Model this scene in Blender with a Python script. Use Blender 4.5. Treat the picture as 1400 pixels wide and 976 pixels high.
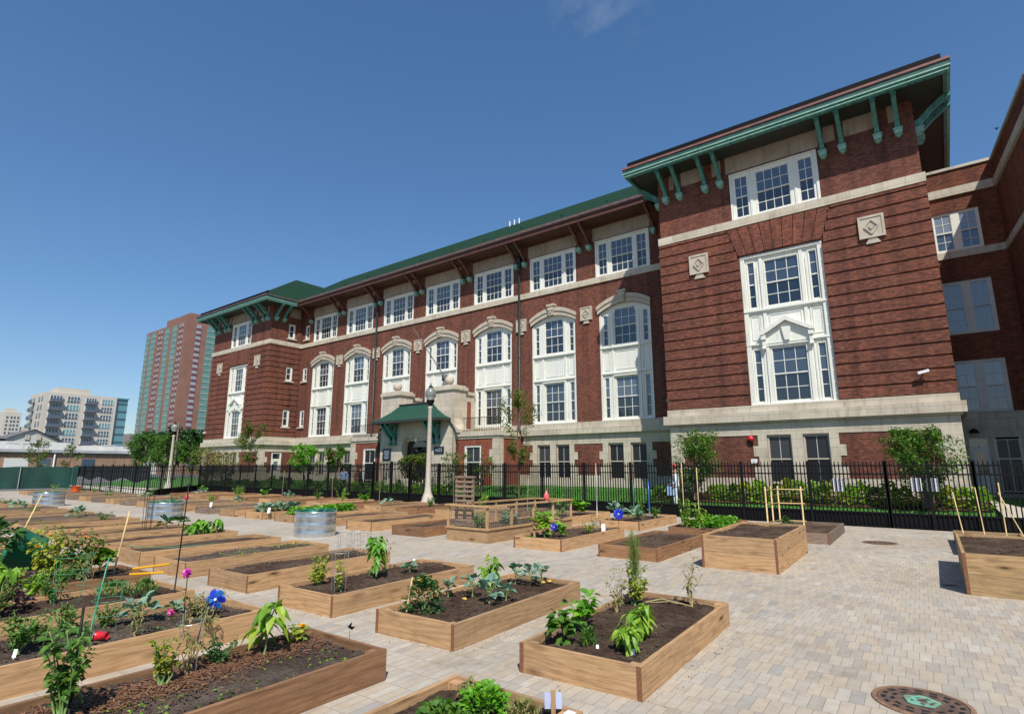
import bpy, math, random
import numpy as np
from mathutils import Vector, Matrix
random.seed(7); rng = np.random.default_rng(7)
R = math.radians
for o in list(bpy.data.objects): bpy.data.objects.remove(o)
S = bpy.context.scene; COL = S.collection

# ------------------------------------------------------------------ camera, sky, sun, exposure
H = 1.75
cd = bpy.data.cameras.new('camera'); cam = bpy.data.objects.new('camera', cd); COL.objects.link(cam)
cd.sensor_fit = 'HORIZONTAL'; cd.sensor_width = 36; cd.lens = 766.3 / 1400 * 36
cd.clip_start = .05; cd.clip_end = 6000
cam.location = (0, 0, H); cam.rotation_euler = (R(90 + 11.156), 0, R(37.4)); S.camera = cam
W = bpy.data.worlds.new('World'); S.world = W; W.use_nodes = True
nt = W.node_tree; bg = nt.nodes['Background']
sky = nt.nodes.new('ShaderNodeTexSky'); sky.sky_type = 'NISHITA'; sky.sun_disc = False
CLOUD_DIR = (-0.3337, 0.6571, 0.6759)
SUN = Vector((.93, -1.0, 1.65)).normalized()
sky.sun_elevation = math.asin(SUN.z); sky.sun_rotation = math.atan2(SUN.x, SUN.y)
sky.air_density = 1.0; sky.dust_density = .5; sky.ozone_density = 4.0; sky.altitude = 0
hs = nt.nodes.new('ShaderNodeHueSaturation'); hs.inputs['Saturation'].default_value = 1.27; hs.inputs['Hue'].default_value = .5
tint = nt.nodes.new('ShaderNodeMix'); tint.data_type = 'RGBA'; tint.blend_type = 'MULTIPLY'; tint.inputs[0].default_value = 1; tint.inputs[7].default_value = (1.46, 1.50, 1.60, 1)
gm_ = nt.nodes.new('ShaderNodeGamma'); gm_.inputs[1].default_value = .78; nt.links.new(sky.outputs[0], gm_.inputs[0]); nt.links.new(gm_.outputs[0], hs.inputs['Color']); nt.links.new(hs.outputs[0], tint.inputs[6])
# one faint wisp of cirrus high in the sky
tc = nt.nodes.new('ShaderNodeTexCoord'); mpn = nt.nodes.new('ShaderNodeMapping'); mpn.inputs['Scale'].default_value = (3, 9, 4); nt.links.new(tc.outputs['Generated'], mpn.inputs[0])
cn = nt.nodes.new('ShaderNodeTexNoise'); cn.inputs['Scale'].default_value = 1.6; cn.inputs['Detail'].default_value = 9; cn.inputs['Roughness'].default_value = .62; nt.links.new(mpn.outputs[0], cn.inputs['Vector'])
cr = nt.nodes.new('ShaderNodeValToRGB'); cr.color_ramp.elements[0].position = .50; cr.color_ramp.elements[1].position = .75; cr.color_ramp.elements[1].color = (.24, .24, .24, 1); nt.links.new(cn.outputs[0], cr.inputs[0])
dot = nt.nodes.new('ShaderNodeVectorMath'); dot.operation = 'DOT_PRODUCT'; nt.links.new(tc.outputs['Generated'], dot.inputs[0]); dot.inputs[1].default_value = CLOUD_DIR
mr = nt.nodes.new('ShaderNodeMapRange'); mr.inputs[1].default_value = .9965; mr.inputs[2].default_value = .9995; nt.links.new(dot.outputs['Value'], mr.inputs[0])
mm = nt.nodes.new('ShaderNodeMath'); mm.operation = 'MULTIPLY'; nt.links.new(cr.outputs[0], mm.inputs[0]); nt.links.new(mr.outputs[0], mm.inputs[1])
cm = nt.nodes.new('ShaderNodeMix'); cm.data_type = 'RGBA'; nt.links.new(mm.outputs[0], cm.inputs[0]); nt.links.new(tint.outputs[2], cm.inputs[6]); cm.inputs[7].default_value = (5.2, 5.6, 6.2, 1)
nt.links.new(cm.outputs[2], bg.inputs[0]); bg.inputs[1].default_value = .085
sd = bpy.data.lights.new('sun', 'SUN'); sun = bpy.data.objects.new('sun', sd); COL.objects.link(sun)
sd.energy = 4.2; sd.angle = R(.53); sd.color = (1, .95, .87)
sun.rotation_euler = (-SUN).to_track_quat('-Z', 'Y').to_euler()
S.view_settings.view_transform = 'Standard'; S.view_settings.look = 'None'
S.view_settings.exposure = 0.42; S.view_settings.gamma = 1
S.render.engine = 'CYCLES'

# ------------------------------------------------------------------ materials
def mat(name, col=(.5, .5, .5), rough=.7, metal=0, spec=.5):
    m = bpy.data.materials.new(name); m.use_nodes = True
    b = m.node_tree.nodes['Principled BSDF']
    b.inputs['Base Color'].default_value = (*col, 1); b.inputs['Roughness'].default_value = rough
    b.inputs['Metallic'].default_value = metal; b.inputs['Specular IOR Level'].default_value = spec
    return m
class G:
    """small node-graph helper"""
    def __init__(s, m): s.m = m; s.t = m.node_tree; s.b = s.t.nodes.get('Principled BSDF')
    def n(s, typ, **k):
        nd = s.t.nodes.new('ShaderNode' + typ)
        for a, v in k.items():
            if a.startswith('i_'):
                key = a[2:]; key = int(key) if key.isdigit() else key.replace('_', ' ')
                if hasattr(v, 'is_output') or isinstance(v, bpy.types.NodeSocket): s.t.links.new(v, nd.inputs[key])
                else: nd.inputs[key].default_value = v
            else: setattr(nd, a, v)
        return nd
    def l(s, a, b): s.t.links.new(a, b)
    def ramp(s, fac, stops):
        r = s.t.nodes.new('ShaderNodeValToRGB'); el = r.color_ramp.elements
        while len(el) > 1: el.remove(el[-1])
        el[0].position = stops[0][0]; el[0].color = (*stops[0][1], 1)
        for p, c in stops[1:]:
            e = el.new(p); e.color = (*c, 1)
        s.l(fac, r.inputs[0]); return r.outputs[0]
    def mix(s, a, b, fac, mode='MIX'):
        m = s.t.nodes.new('ShaderNodeMix'); m.data_type = 'RGBA'; m.blend_type = mode
        for sock, v in ((m.inputs[0], fac), (m.inputs[6], a), (m.inputs[7], b)):
            if isinstance(v, bpy.types.NodeSocket): s.l(v, sock)
            elif isinstance(v, (int, float)): sock.default_value = v
            else: sock.default_value = (*v, 1)
        return m.outputs[2]
    def math(s, op, a, b=0):
        m = s.t.nodes.new('ShaderNodeMath'); m.operation = op
        for i, v in enumerate((a, b)):
            if isinstance(v, bpy.types.NodeSocket): s.l(v, m.inputs[i])
            else: m.inputs[i].default_value = v
        return m.outputs[0]
    def noise(s, vec, scale, detail=4, rough=.55, out=0):
        n = s.n('TexNoise', i_Scale=scale, i_Detail=detail, i_Roughness=rough)
        if vec is not None: s.l(vec, n.inputs['Vector'])
        return n.outputs[out]
    def coord(s, which='Object'): return s.n('TexCoord').outputs[which]
    def scaled(s, vec, sc):
        m = s.n('Mapping'); s.l(vec, m.inputs[0]); m.inputs['Scale'].default_value = sc; return m.outputs[0]
    def bump(s, h, strength=.3, dist=.01):
        b = s.n('Bump', i_Strength=strength, i_Distance=dist); s.l(h, b.inputs['Height'])
        s.l(b.outputs[0], s.b.inputs['Normal'])
    def col(s, c): s.l(c, s.b.inputs['Base Color'])
    def rough(s, c): s.l(c, s.b.inputs['Roughness'])

def brick_mat(name, c1, c2, mortar, bw=.21, rh=.068, ms=.007, tint=None):
    m = mat(name, c1, .85, spec=.25); g = G(m); oc = g.coord()
    sx = g.n('SeparateXYZ'); g.l(oc, sx.inputs[0])
    u = g.math('ADD', sx.outputs[0], sx.outputs[1])
    cv = g.n('CombineXYZ'); g.l(u, cv.inputs[0]); g.l(sx.outputs[2], cv.inputs[1])
    b = g.n('TexBrick', i_Scale=1.0); b.inputs['Brick Width'].default_value = bw; b.inputs['Row Height'].default_value = rh
    b.inputs['Mortar Size'].default_value = ms; b.inputs['Mortar Smooth'].default_value = .3; b.inputs['Bias'].default_value = 0
    g.l(cv.outputs[0], b.inputs['Vector'])
    b.inputs['Color1'].default_value = (*c1, 1); b.inputs['Color2'].default_value = (*c2, 1); b.inputs['Mortar'].default_value = (*mortar, 1)
    big = g.noise(g.scaled(oc, (.5, .5, .25)), 1.0, 5)
    c = g.mix(b.outputs[0], (1.25, 1.12, 1.02), g.ramp(big, [(.35, (0, 0, 0)), (.7, (.8, .8, .8))]), 'MULTIPLY')
    fine = g.noise(g.scaled(cv.outputs[0], (6, 18, 1)), 1.0, 3)
    c = g.mix(c, (.6, .55, .55), g.ramp(fine, [(.42, (.85, .85, .85)), (.62, (0, 0, 0))]), 'MULTIPLY')
    streak = g.noise(g.scaled(oc, (2.2, 2.2, .12)), 1.0, 4)
    c = g.mix(c, (.60, .60, .62), g.ramp(streak, [(.46, (0, 0, 0)), (.70, (.85, .85, .85))]), 'MULTIPLY')
    blot = g.noise(oc, .33, 6, .7); c = g.mix(c, (1.28, 1.22, 1.15), g.ramp(blot, [(.5, (0, 0, 0)), (.66, (.9, .9, .9))]), 'MULTIPLY')
    g.col(c); g.bump(g.math('SUBTRACT', 1.0, b.outputs[1]), .5, .006)
    return m
def stone_mat(name, c, var=.25, block=(1.25, .37), joint=.55):
    m = mat(name, c, .8, spec=.3); g = G(m); oc = g.coord()
    sx = g.n('SeparateXYZ'); g.l(oc, sx.inputs[0])
    u = g.math('ADD', sx.outputs[0], sx.outputs[1]); cv = g.n('CombineXYZ'); g.l(u, cv.inputs[0]); g.l(sx.outputs[2], cv.inputs[1])
    b = g.n('TexBrick', i_Scale=1.0); b.inputs['Brick Width'].default_value = block[0]; b.inputs['Row Height'].default_value = block[1]
    b.inputs['Mortar Size'].default_value = .008; b.inputs['Mortar Smooth'].default_value = .2
    g.l(cv.outputs[0], b.inputs['Vector'])
    d = tuple(x * (1 - var * .5) for x in c)
    b.inputs['Color1'].default_value = (*c, 1); b.inputs['Color2'].default_value = (*d, 1)
    b.inputs['Mortar'].default_value = (*(x * joint for x in c), 1)
    n1 = g.noise(oc, .9, 6, .65); n2 = g.noise(g.scaled(oc, (5, 5, .7)), 1.0, 5, .6)
    cc = g.mix(b.outputs[0], (.68, .64, .58), g.ramp(n1, [(.45, (0, 0, 0)), (.75, (.8, .8, .8))]), 'MULTIPLY')
    cc = g.mix(cc, (.55, .50, .43), g.ramp(n2, [(.52, (0, 0, 0)), (.78, (.8, .8, .8))]), 'MULTIPLY')
    g.col(cc); g.bump(g.noise(oc, 30, 4), .25, .004)
    return m
def noisy(name, c1, c2, scale=3, rough=.7, metal=0, bump=0, spec=.5, stretch=(1, 1, 1), lo=.35, hi=.65, bscale=40):
    m = mat(name, c1, rough, metal, spec); g = G(m); oc = g.scaled(g.coord(), stretch)
    g.col(g.ramp(g.noise(oc, scale, 6, .6), [(lo, c1), (hi, c2)]))
    if bump: g.bump(g.noise(g.coord(), bscale, 5), bump, .006)
    return m
def wood_mat(name, c1, c2, dark, rough=.75):
    m = mat(name, c1, rough, spec=.25); g = G(m); uv = g.coord('UV')
    isl = g.n('NewGeometry').outputs['Random Per Island']; oi = g.n('ObjectInfo').outputs['Random']
    warp = g.noise(g.scaled(uv, (1.6, 5, 1)), 1.0, 3, .5, out=1)
    uvw = g.mix(uv, warp, .06)
    grain = g.noise(g.scaled(uvw, (2.2, 55, 1)), 1.0, 5, .65)
    broad = g.noise(g.scaled(uv, (.9, 6, 1)), 1.0, 4)
    fineg = g.noise(g.scaled(uvw, (5, 160, 1)), 1.0, 3, .6)
    c = g.ramp(grain, [(.3, tuple(x * .8 for x in c2)), (.5, c1), (.75, tuple(min(1, x * 1.15) for x in c1))])
    c = g.mix(c, (.62, .5, .42), g.ramp(fineg, [(.5, (0, 0, 0)), (.72, (.75, .75, .75))]), 'MULTIPLY')
    rings = g.n('TexWave', wave_type='BANDS', bands_direction='Y', i_Scale=2.6, i_Distortion=16.0, i_Detail=1.5); g.l(g.scaled(uv, (.30, 1.5, 1)), rings.inputs['Vector'])
    c = g.mix(c, tuple(x * .72 for x in c2), g.ramp(rings.outputs['Fac'], [(.45, (0, 0, 0)), (.95, (.38, .38, .38))]))
    c = g.mix(c, dark, g.ramp(broad, [(.5, (0, 0, 0)), (.8, (.5, .5, .5))]))
    v = g.n('TexVoronoi', i_Scale=1.0); g.l(g.scaled(uvw, (1.7, 6.5, 1)), v.inputs['Vector'])
    c = g.mix(c, tuple(x * .5 for x in c2), g.ramp(v.outputs['Distance'], [(.10, (.8, .8, .8)), (.24, (0, 0, 0))]))
    c = g.mix(c, tuple(x * .18 for x in c2), g.ramp(v.outputs['Distance'], [(.06, (.95, .95, .95)), (.10, (0, 0, 0))]))
    st = g.noise(g.scaled(g.coord('Object'), (5, 5, 9)), 1.0, 5, .65)
    c = g.mix(c, (.72, .68, .66), g.ramp(st, [(.5, (0, 0, 0)), (.7, (.6, .6, .6))]), 'MULTIPLY')
    c = g.mix(c, (.66, .64, .64), g.math('MULTIPLY', isl, .6), 'MULTIPLY')
    c = g.mix(c, (.66, .70, .76), oi, 'MULTIPLY')
    g.col(c); g.bump(grain, .35, .004); return m
def leaf_mat(name, cols, rough=.45, trans=.3):
    m = mat(name, cols[0], rough, spec=.4); g = G(m)
    isl = g.n('NewGeometry').outputs['Random Per Island']
    n = g.noise(g.coord(), 9, 3)
    f = g.math('ADD', g.math('MULTIPLY', isl, .75), g.math('MULTIPLY', n, .25))
    k = len(cols); c = g.ramp(f, [(.08 + .84 * i / max(1, k - 1), cols[i]) for i in range(k)])
    g.col(c)
    t = g.n('BsdfTranslucent'); g.l(g.mix(c, (1.5, 1.6, .6), 1.0, 'MULTIPLY'), t.inputs[0])
    mx = g.n('MixShader', i_0=trans); g.l(g.b.outputs[0], mx.inputs[1]); g.l(t.outputs[0], mx.inputs[2])
    g.l(mx.outputs[0], g.t.nodes['Material Output'].inputs[0]); return m

M = {}
M['brick'] = brick_mat('school_brick', (.24, .088, .055), (.125, .048, .035), (.12, .08, .065))
M['brick_band'] = brick_mat('banded_brick', (.255, .092, .056), (.13, .05, .036), (.12, .075, .06))
M['brick_red'] = brick_mat('porch_brick', (.33, .09, .05), (.22, .06, .04), (.2, .13, .1))
M['brick_light'] = brick_mat('wing_brick', (.24, .082, .045), (.14, .05, .032), (.08, .05, .04))
M['stone'] = stone_mat('limestone', (.56, .50, .40))
M['lintel'] = stone_mat('eave_shaded_limestone', (.38, .31, .235), .3, block=(1.6, 1.3))  # eave shade on lintels and frieze painted in as darker, browner limestone
M['stone_plain'] = noisy('carved_limestone', (.5, .44, .35), (.40, .345, .27), 3, .8, bump=.2)
M['stone_side'] = stone_mat('old_limestone', (.52, .48, .40))
M['white'] = noisy('white_paint', (.70, .70, .63), (.62, .62, .55), 1.2, .45)
g = G(M['white']); oc = g.coord(); g.col(g.mix((.72, .72, .65), (.50, .50, .43), g.ramp(g.noise(g.scaled(oc, (9, 9, .9)), 1.0, 5, .65), [(.5, (0, 0, 0)), (.78, (.8, .8, .8))])))
M['greyframe'] = noisy('pale_grey_frame_paint', (.60, .60, .56), (.52, .52, .49), 2, .5)
M['green'] = noisy('verdigris_copper', (.10, .29, .235), (.028, .11, .095), 3.5, .55, spec=.4, stretch=(1, 1, .4), lo=.38, hi=.68)
g = G(M['green']); oc = g.coord(); g.col(g.ramp(g.noise(g.scaled(oc, (6, 6, 1.2)), 1.0, 7, .7), [(.3, (.02, .06, .055)), (.46, (.05, .18, .155)), (.6, (.085, .255, .22)), (.74, (.17, .36, .30))]))
M['greendark'] = noisy('aged_dark_copper', (.03, .10, .08), (.015, .05, .045), 3, .55, stretch=(1, 1, .3))
M['greenlight'] = noisy('pale_verdigris_highlight', (.28, .46, .37), (.16, .34, .27), 5, .6)
M['soffit_dark'] = noisy('dark_green_soffit', (.022, .035, .03), (.04, .03, .024), 2, .7)
M['soffit_brown'] = noisy('brown_soffit', (.10, .035, .022), (.06, .024, .018), 2, .7)
M['brown'] = noisy('brown_trim_paint', (.15, .05, .035), (.09, .03, .024), 3, .5)
M['gutter'] = noisy('copper_gutter', (.16, .10, .09), (.10, .06, .055), 3, .45)
M['gutter_red'] = noisy('red_brown_gutter', (.30, .11, .08), (.16, .08, .07), 2, .5)
M['dspout'] = mat('dark_green_downspout', (.012, .03, .026), .5)
M['black'] = mat('black_metal_paint', (.006, .006, .007), .5, spec=.2)
M['blackplate'] = mat('black_kick_plate', (.006, .006, .007), .7, spec=.15)
M['glass_lo'] = mat('lower_sash_glass', (.012, .016, .022), .04, spec=1.0)
M['glass_up'] = mat('upper_sash_glass', (.055, .085, .13), .06, spec=1.0)
M['glass_bright'] = mat('glass_with_blind', (.24, .28, .33), .1, spec=1.0)
M['screen_glass'] = mat('screened_glass', (.014, .014, .016), .3)
M['screen_glass2'] = mat('screened_upper_glass', (.028, .028, .032), .35)
for k in ('glass_lo', 'glass_up', 'glass_bright'): M[k].node_tree.nodes['Principled BSDF'].inputs['IOR'].default_value = 1.6
M['shingle'] = noisy('green_asphalt_shingle', (.009, .028, .018), (.020, .050, .033), 14, 1.0, bump=.4, bscale=9, spec=.05)
M['wood'] = wood_mat('cedar_board', (.66, .41, .205), (.52, .30, .14), (.36, .22, .13))
M['wood_red'] = wood_mat('reddish_cedar_board', (.40, .215, .105), (.27, .13, .06), (.17, .095, .06))
M['wood_new'] = wood_mat('fresh_pine', (.60, .39, .19), (.50, .31, .14), (.38, .25, .14))
M['wood_grey'] = wood_mat('weathered_wood', (.34, .25, .18), (.25, .18, .125), (.2, .15, .11))
M['endgrain'] = noisy('board_end_grain', (.24, .10, .045), (.14, .06, .03), 30, .8)
M['bamboo'] = noisy('bamboo_cane', (.62, .46, .22), (.48, .34, .15), 8, .5)
M['galv'] = noisy('galvanised_steel', (.62, .66, .68), (.45, .50, .53), 4, .28, metal=.85, stretch=(1, 1, .3))
M['concrete'] = noisy('pale_concrete', (.50, .45, .37), (.42, .38, .31), 12, .8, bump=.15)
M['wire'] = mat('galvanised_wire', (.45, .45, .42), .4, .6)
M['greenwire'] = mat('green_plastic_wire', (.03, .28, .15), .45)
M['rust'] = noisy('rusty_iron', (.30, .17, .09), (.13, .08, .055), 14, .8, bump=.5)
M['rust_dark'] = noisy('dark_rusty_iron', (.16, .095, .06), (.06, .04, .035), 20, .8, bump=.5)
M['hole'] = mat('grate_hole', (.006, .006, .006), .9)
M['mint'] = noisy('worn_mint_paint', (.16, .38, .27), (.12, .10, .07), 22, .7, lo=.52, hi=.62)
M['paper'] = mat('white_paper', (.78, .79, .82), .6)
M['plastic_white'] = mat('white_plastic', (.8, .8, .78), .4)
M['plastic_red'] = mat('red_plastic', (.6, .02, .03), .3)
M['plastic_green'] = mat('green_plastic', (.015, .16, .09), .4)
M['plastic_blue'] = mat('blue_foil', (.01, .03, .42), .25)
M['plastic_lblue'] = mat('light_blue_foil', (.015, .12, .42), .25)
M['pink'] = mat('pink_plastic', (.75, .05, .30), .4)
M['magenta'] = mat('magenta_plastic', (.55, .02, .36), .4)
M['yellow'] = mat('yellow_plastic', (.85, .42, .01), .35)
M['orange'] = mat('orange_petal', (.85, .16, .01), .5)
M['skin'] = mat('skin', (.42, .22, .15), .5)
M['cloth_white'] = noisy('white_cotton', (.72, .73, .76), (.6, .62, .68), 6, .9)
M['cloth_blue'] = mat('blue_cloth', (.25, .38, .6), .9)
M['cloth_black'] = mat('dark_cloth', (.02, .02, .025), .9)
M['greenscreen'] = noisy('green_wind_screen', (.012, .065, .05), (.008, .04, .034), .8, .6, bump=.3, bscale=1.5)
M['blacknet'] = mat('black_wind_screen', (.010, .011, .014), .6)
M['bark'] = noisy('bark', (.16, .11, .075), (.09, .065, .05), 12, .9, bump=.6)
M['stem'] = noisy('green_stem', (.16, .26, .07), (.10, .18, .05), 10, .6)
M['drystem'] = noisy('dry_stem', (.36, .29, .13), (.24, .19, .09), 10, .7)
M['purplestem'] = mat('purple_stem', (.06, .03, .05), .5)
# foliage
M['lf_bright'] = leaf_mat('bright_leaf', [(.06, .20, .012), (.12, .32, .02), (.20, .42, .03)])
M['lf_lime'] = leaf_mat('lime_leaf', [(.10, .24, .02), (.20, .36, .03), (.33, .44, .05)])
M['lf_mid'] = leaf_mat('mid_green_leaf', [(.035, .11, .015), (.075, .18, .022), (.14, .25, .035)])
M['lf_dark'] = leaf_mat('dark_leaf', [(.015, .06, .012), (.03, .10, .02), (.055, .15, .025)])
M['lf_kale'] = leaf_mat('blue_green_leaf', [(.10, .20, .14), (.16, .28, .20), (.24, .36, .26)], .55, .15)
M['lf_yellow'] = leaf_mat('yellowing_leaf', [(.12, .20, .02), (.28, .33, .03), (.42, .38, .05)])
M['lf_dry'] = leaf_mat('dry_leaf', [(.10, .16, .04), (.20, .21, .06), (.26, .17, .07)], .7, .1)
M['lf_tree'] = leaf_mat('tree_leaf', [(.035, .11, .012), (.07, .17, .02), (.13, .24, .03)])
M['lf_treeolive'] = leaf_mat('olive_tree_leaf', [(.06, .11, .015), (.10, .16, .02), (.18, .20, .03)])
M['lf_far'] = leaf_mat('far_tree_leaf', [(.02, .06, .02), (.03, .09, .025), (.05, .12, .03)])
M['lf_dill'] = leaf_mat('dill_frond', [(.10, .17, .03), (.17, .24, .04), (.24, .28, .06)])
M['lf_burg'] = leaf_mat('purple_leaf', [(.06, .04, .04), (.11, .05, .07), (.12, .12, .06)])

for k, (ca, cb) in {'glass_lo': ((.008, .012, .018), (.03, .04, .055)), 'glass_up': ((.02, .035, .06), (.13, .165, .21)), 'glass_bright': ((.14, .17, .21), (.34, .38, .43)), 'screen_glass': ((.008, .008, .01), (.022, .022, .026)), 'screen_glass2': ((.014, .015, .018), (.05, .05, .055))}.items():
    g = G(M[k]); g.col(g.ramp(g.math('ADD', g.math('MULTIPLY', g.n('ObjectInfo').outputs['Random'], .7), g.math('MULTIPLY', g.n('NewGeometry').outputs['Random Per Island'], .3)), [(.1, ca), (.6, tuple((x + y) * .4 for x, y in zip(ca, cb))), (.95, cb)]))
    g.bump(g.noise(g.coord(), 1.3, 2), .12, .02)
def soil_mat(name, a, b, fleck, mulch=0):
    m = mat(name, a, .95, spec=.1); g = G(m); oc = g.coord()
    n = g.noise(oc, 14, 8, .75)
    c = g.ramp(n, [(.35, a), (.65, b)])
    v = g.n('TexVoronoi', i_Scale=75.0); g.l(oc, v.inputs['Vector'])
    c = g.mix(c, fleck, g.ramp(v.outputs['Distance'], [(.10, (.85, .85, .85)), (.2, (0, 0, 0))]))
    dm = g.noise(oc, 2.2, 4)
    c = g.mix(c, (.55, .5, .5), g.ramp(dm, [(.4, (.9, .9, .9)), (.6, (0, 0, 0))]), 'MULTIPLY')
    g.col(c); g.bump(g.noise(oc, 45, 8, .8), 1.0, .03); return m
M['soil'] = soil_mat('garden_soil', (.16, .110, .078), (.068, .045, .032), (.30, .24, .18))
M['soil_dry'] = soil_mat('dry_garden_soil', (.20, .158, .125), (.10, .076, .06), (.36, .31, .26))
M['mulch'] = leaf_mat('wood_mulch', [(.07, .03, .018), (.17, .08, .04), (.30, .16, .09)], .9, 0.0)

# ------------------------------------------------------------------ mesh helpers
class MB:
    def __init__(s): s.v = []; s.f = []; s.mi = []; s.uv = []
    def add(s, vs, fs, m=0, uvs=None):
        b = len(s.v); s.v.extend([tuple(p) for p in vs])
        for i, f in enumerate(fs):
            s.f.append([b + j for j in f]); s.mi.append(m)
            s.uv.append(uvs[i] if uvs else [(0, 0)] * len(f))
        return s
    def box(s, x0, x1, y0, y1, z0, z1, m=0, xf=None, endm=None):
        P = [(x, y, z) for x in (x0, x1) for y in (y0, y1) for z in (z0, z1)]
        F = [(0, 1, 3, 2), (4, 6, 7, 5), (0, 4, 5, 1), (2, 3, 7, 6), (0, 2, 6, 4), (1, 5, 7, 3)]
        d = (abs(x1 - x0), abs(y1 - y0), abs(z1 - z0)); L = d.index(max(d)); o = (random.random() * 9, random.random() * 9)
        b = len(s.v); s.v.extend([tuple(xf @ Vector(p)) if xf is not None else p for p in P])
        for k, f in enumerate(F):
            ax = k // 2; ot = [a for a in (0, 1, 2) if a != ax]
            if L in ot: u = L; w = [a for a in ot if a != L][0]
            else: u, w = ot
            s.f.append([b + j for j in f]); s.mi.append(endm if (endm is not None and ax == L) else m)
            s.uv.append([(P[j][u] + o[0], P[j][w] + o[1]) for j in f])
        return s
    def bar(s, p, q, w, h=None, m=0, up=(0, 0, 1)):
        """rectangular bar from p to q"""
        p = Vector(p); q = Vector(q); h = h or w; d = q - p; L = d.length
        if L < 1e-6: return s
        z = d / L; x = z.cross(Vector(up))
        if x.length < 1e-4: x = z.cross(Vector((0, 1, 0)))
        x.normalize(); y = x.cross(z)
        mt = Matrix((( x.x, y.x, z.x, p.x), (x.y, y.y, z.y, p.y), (x.z, y.z, z.z, p.z), (0, 0, 0, 1)))
        return s.box(-w / 2, w / 2, -h / 2, h / 2, 0, L, m, xf=mt)
    def tube(s, pts, r, n=6, m=0, cap=True):
        pts = [Vector(p) for p in pts]; rs = r if isinstance(r, (list, tuple)) else [r] * len(pts)
        b = len(s.v); X = None
        for i, p in enumerate(pts):
            t = (pts[min(i + 1, len(pts) - 1)] - pts[max(i - 1, 0)])
            if t.length < 1e-9: t = Vector((0, 0, 1))
            t.normalize()
            if X is None:
                X = t.cross(Vector((0, 0, 1)))
                if X.length < .05: X = t.cross(Vector((0, 1, 0)))
            X = (X - t * X.dot(t)); X.normalize(); Y = t.cross(X)
            for k in range(n):
                a = 2 * math.pi * k / n; s.v.append(tuple(p + (X * math.cos(a) + Y * math.sin(a)) * rs[i]))
        for i in range(len(pts) - 1):
            for k in range(n):
                k2 = (k + 1) % n; s.f.append([b + i * n + k, b + i * n + k2, b + (i + 1) * n + k2, b + (i + 1) * n + k]); s.mi.append(m)
                s.uv.append([(0, 0)] * 4)
        if cap:
            s.f.append([b + k for k in range(n)]); s.mi.append(m); s.uv.append([(0, 0)] * n)
            e = b + (len(pts) - 1) * n; s.f.append([e + k for k in range(n)]); s.mi.append(m); s.uv.append([(0, 0)] * n)
        return s
    def lathe(s, prof, c=(0, 0, 0), n=16, m=0, cap=True, flute=0):
        b = len(s.v)
        for (r, z) in prof:
            for k in range(n):
                a = 2 * math.pi * k / n; rr = r * (1 - flute * (k % 2)); s.v.append((c[0] + rr * math.cos(a), c[1] + rr * math.sin(a), c[2] + z))
        for i in range(len(prof) - 1):
            for k in range(n):
                k2 = (k + 1) % n; s.f.append([b + i * n + k, b + i * n + k2, b + (i + 1) * n + k2, b + (i + 1) * n + k]); s.mi.append(m); s.uv.append([(0, 0)] * 4)
        if cap:
            for e in (b, b + (len(prof) - 1) * n): s.f.append([e + k for k in range(n)]); s.mi.append(m); s.uv.append([(0, 0)] * n)
        return s
    def sphere(s, c, r, n=12, m=0, sz=1):
        k = 7; return s.lathe([(max(1e-4, r * math.sin(math.pi * i / k)), -r * sz * math.cos(math.pi * i / k)) for i in range(k + 1)], c, n, m, cap=False)
    def prism(s, poly, y0, y1, m=0):
        """polygon in x,z extruded along y"""
        n = len(poly); vs = [(x, y0, z) for x, z in poly] + [(x, y1, z) for x, z in poly]
        fs = [tuple(range(n)), tuple(range(2 * n - 1, n - 1, -1))] + [(i, (i + 1) % n, n + (i + 1) % n, n + i) for i in range(n)]
        return s.add(vs, fs, m)
    def build(s, name, mats, parent=None, smooth=False, loc=None):
        me = bpy.data.meshes.new(name); me.from_pydata(s.v, [], s.f); mats = mats if isinstance(mats, (list, tuple)) else [mats]
        for x in mats: me.materials.append(M[x] if isinstance(x, str) else x)
        if len(mats) > 1: me.polygons.foreach_set('material_index', s.mi)
        uvl = me.uv_layers.new(name='UVMap'); flat = [c for f in s.uv for p in f for c in p]
        if len(flat) == 2 * len(me.loops): uvl.data.foreach_set('uv', flat)
        if smooth: me.polygons.foreach_set('use_smooth', [True] * len(me.polygons))
        me.update(); o = bpy.data.objects.new(name, me); COL.objects.link(o)
        if parent is not None: par(o, parent)
        if loc is not None: o.location = loc
        return o
def wm(p):
    l = Matrix.Translation(p.location) @ p.rotation_euler.to_matrix().to_4x4()
    return l if p.parent is None else wm(p.parent) @ p.matrix_parent_inverse @ l
def par(o, parent):
    o.parent = parent; o.matrix_parent_inverse = wm(parent).inverted()
def tag(o, label=None, cat=None, group=None, kind=None):
    if label: o['label'] = label
    if cat: o['category'] = cat
    if group: o['group'] = group
    if kind: o['kind'] = kind
    return o
ORD = ['first', 'second', 'third', 'fourth', 'fifth', 'sixth', 'seventh', 'eighth', 'ninth', 'tenth', 'eleventh', 'twelfth', 'thirteenth', 'fourteenth', 'fifteenth', 'sixteenth', 'seventeenth', 'eighteenth', 'nineteenth', 'twentieth', 'twenty-first', 'twenty-second', 'twenty-third', 'twenty-fourth', 'twenty-fifth']
def empty(name, loc, label, cat, group=None):
    o = bpy.data.objects.new(name, None); o.empty_display_size = .2; COL.objects.link(o); o.location = loc
    return tag(o, label, cat, group)
def copy_tree(o, parent=None, loc=None):
    c = o.copy(); COL.objects.link(c); pin = o.matrix_parent_inverse.copy()
    if parent is not None and parent != o.parent: c.parent = parent; c.matrix_parent_inverse = pin
    if loc is not None: c.location = loc
    for ch in o.children: copy_tree(ch, c)
    return c

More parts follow.
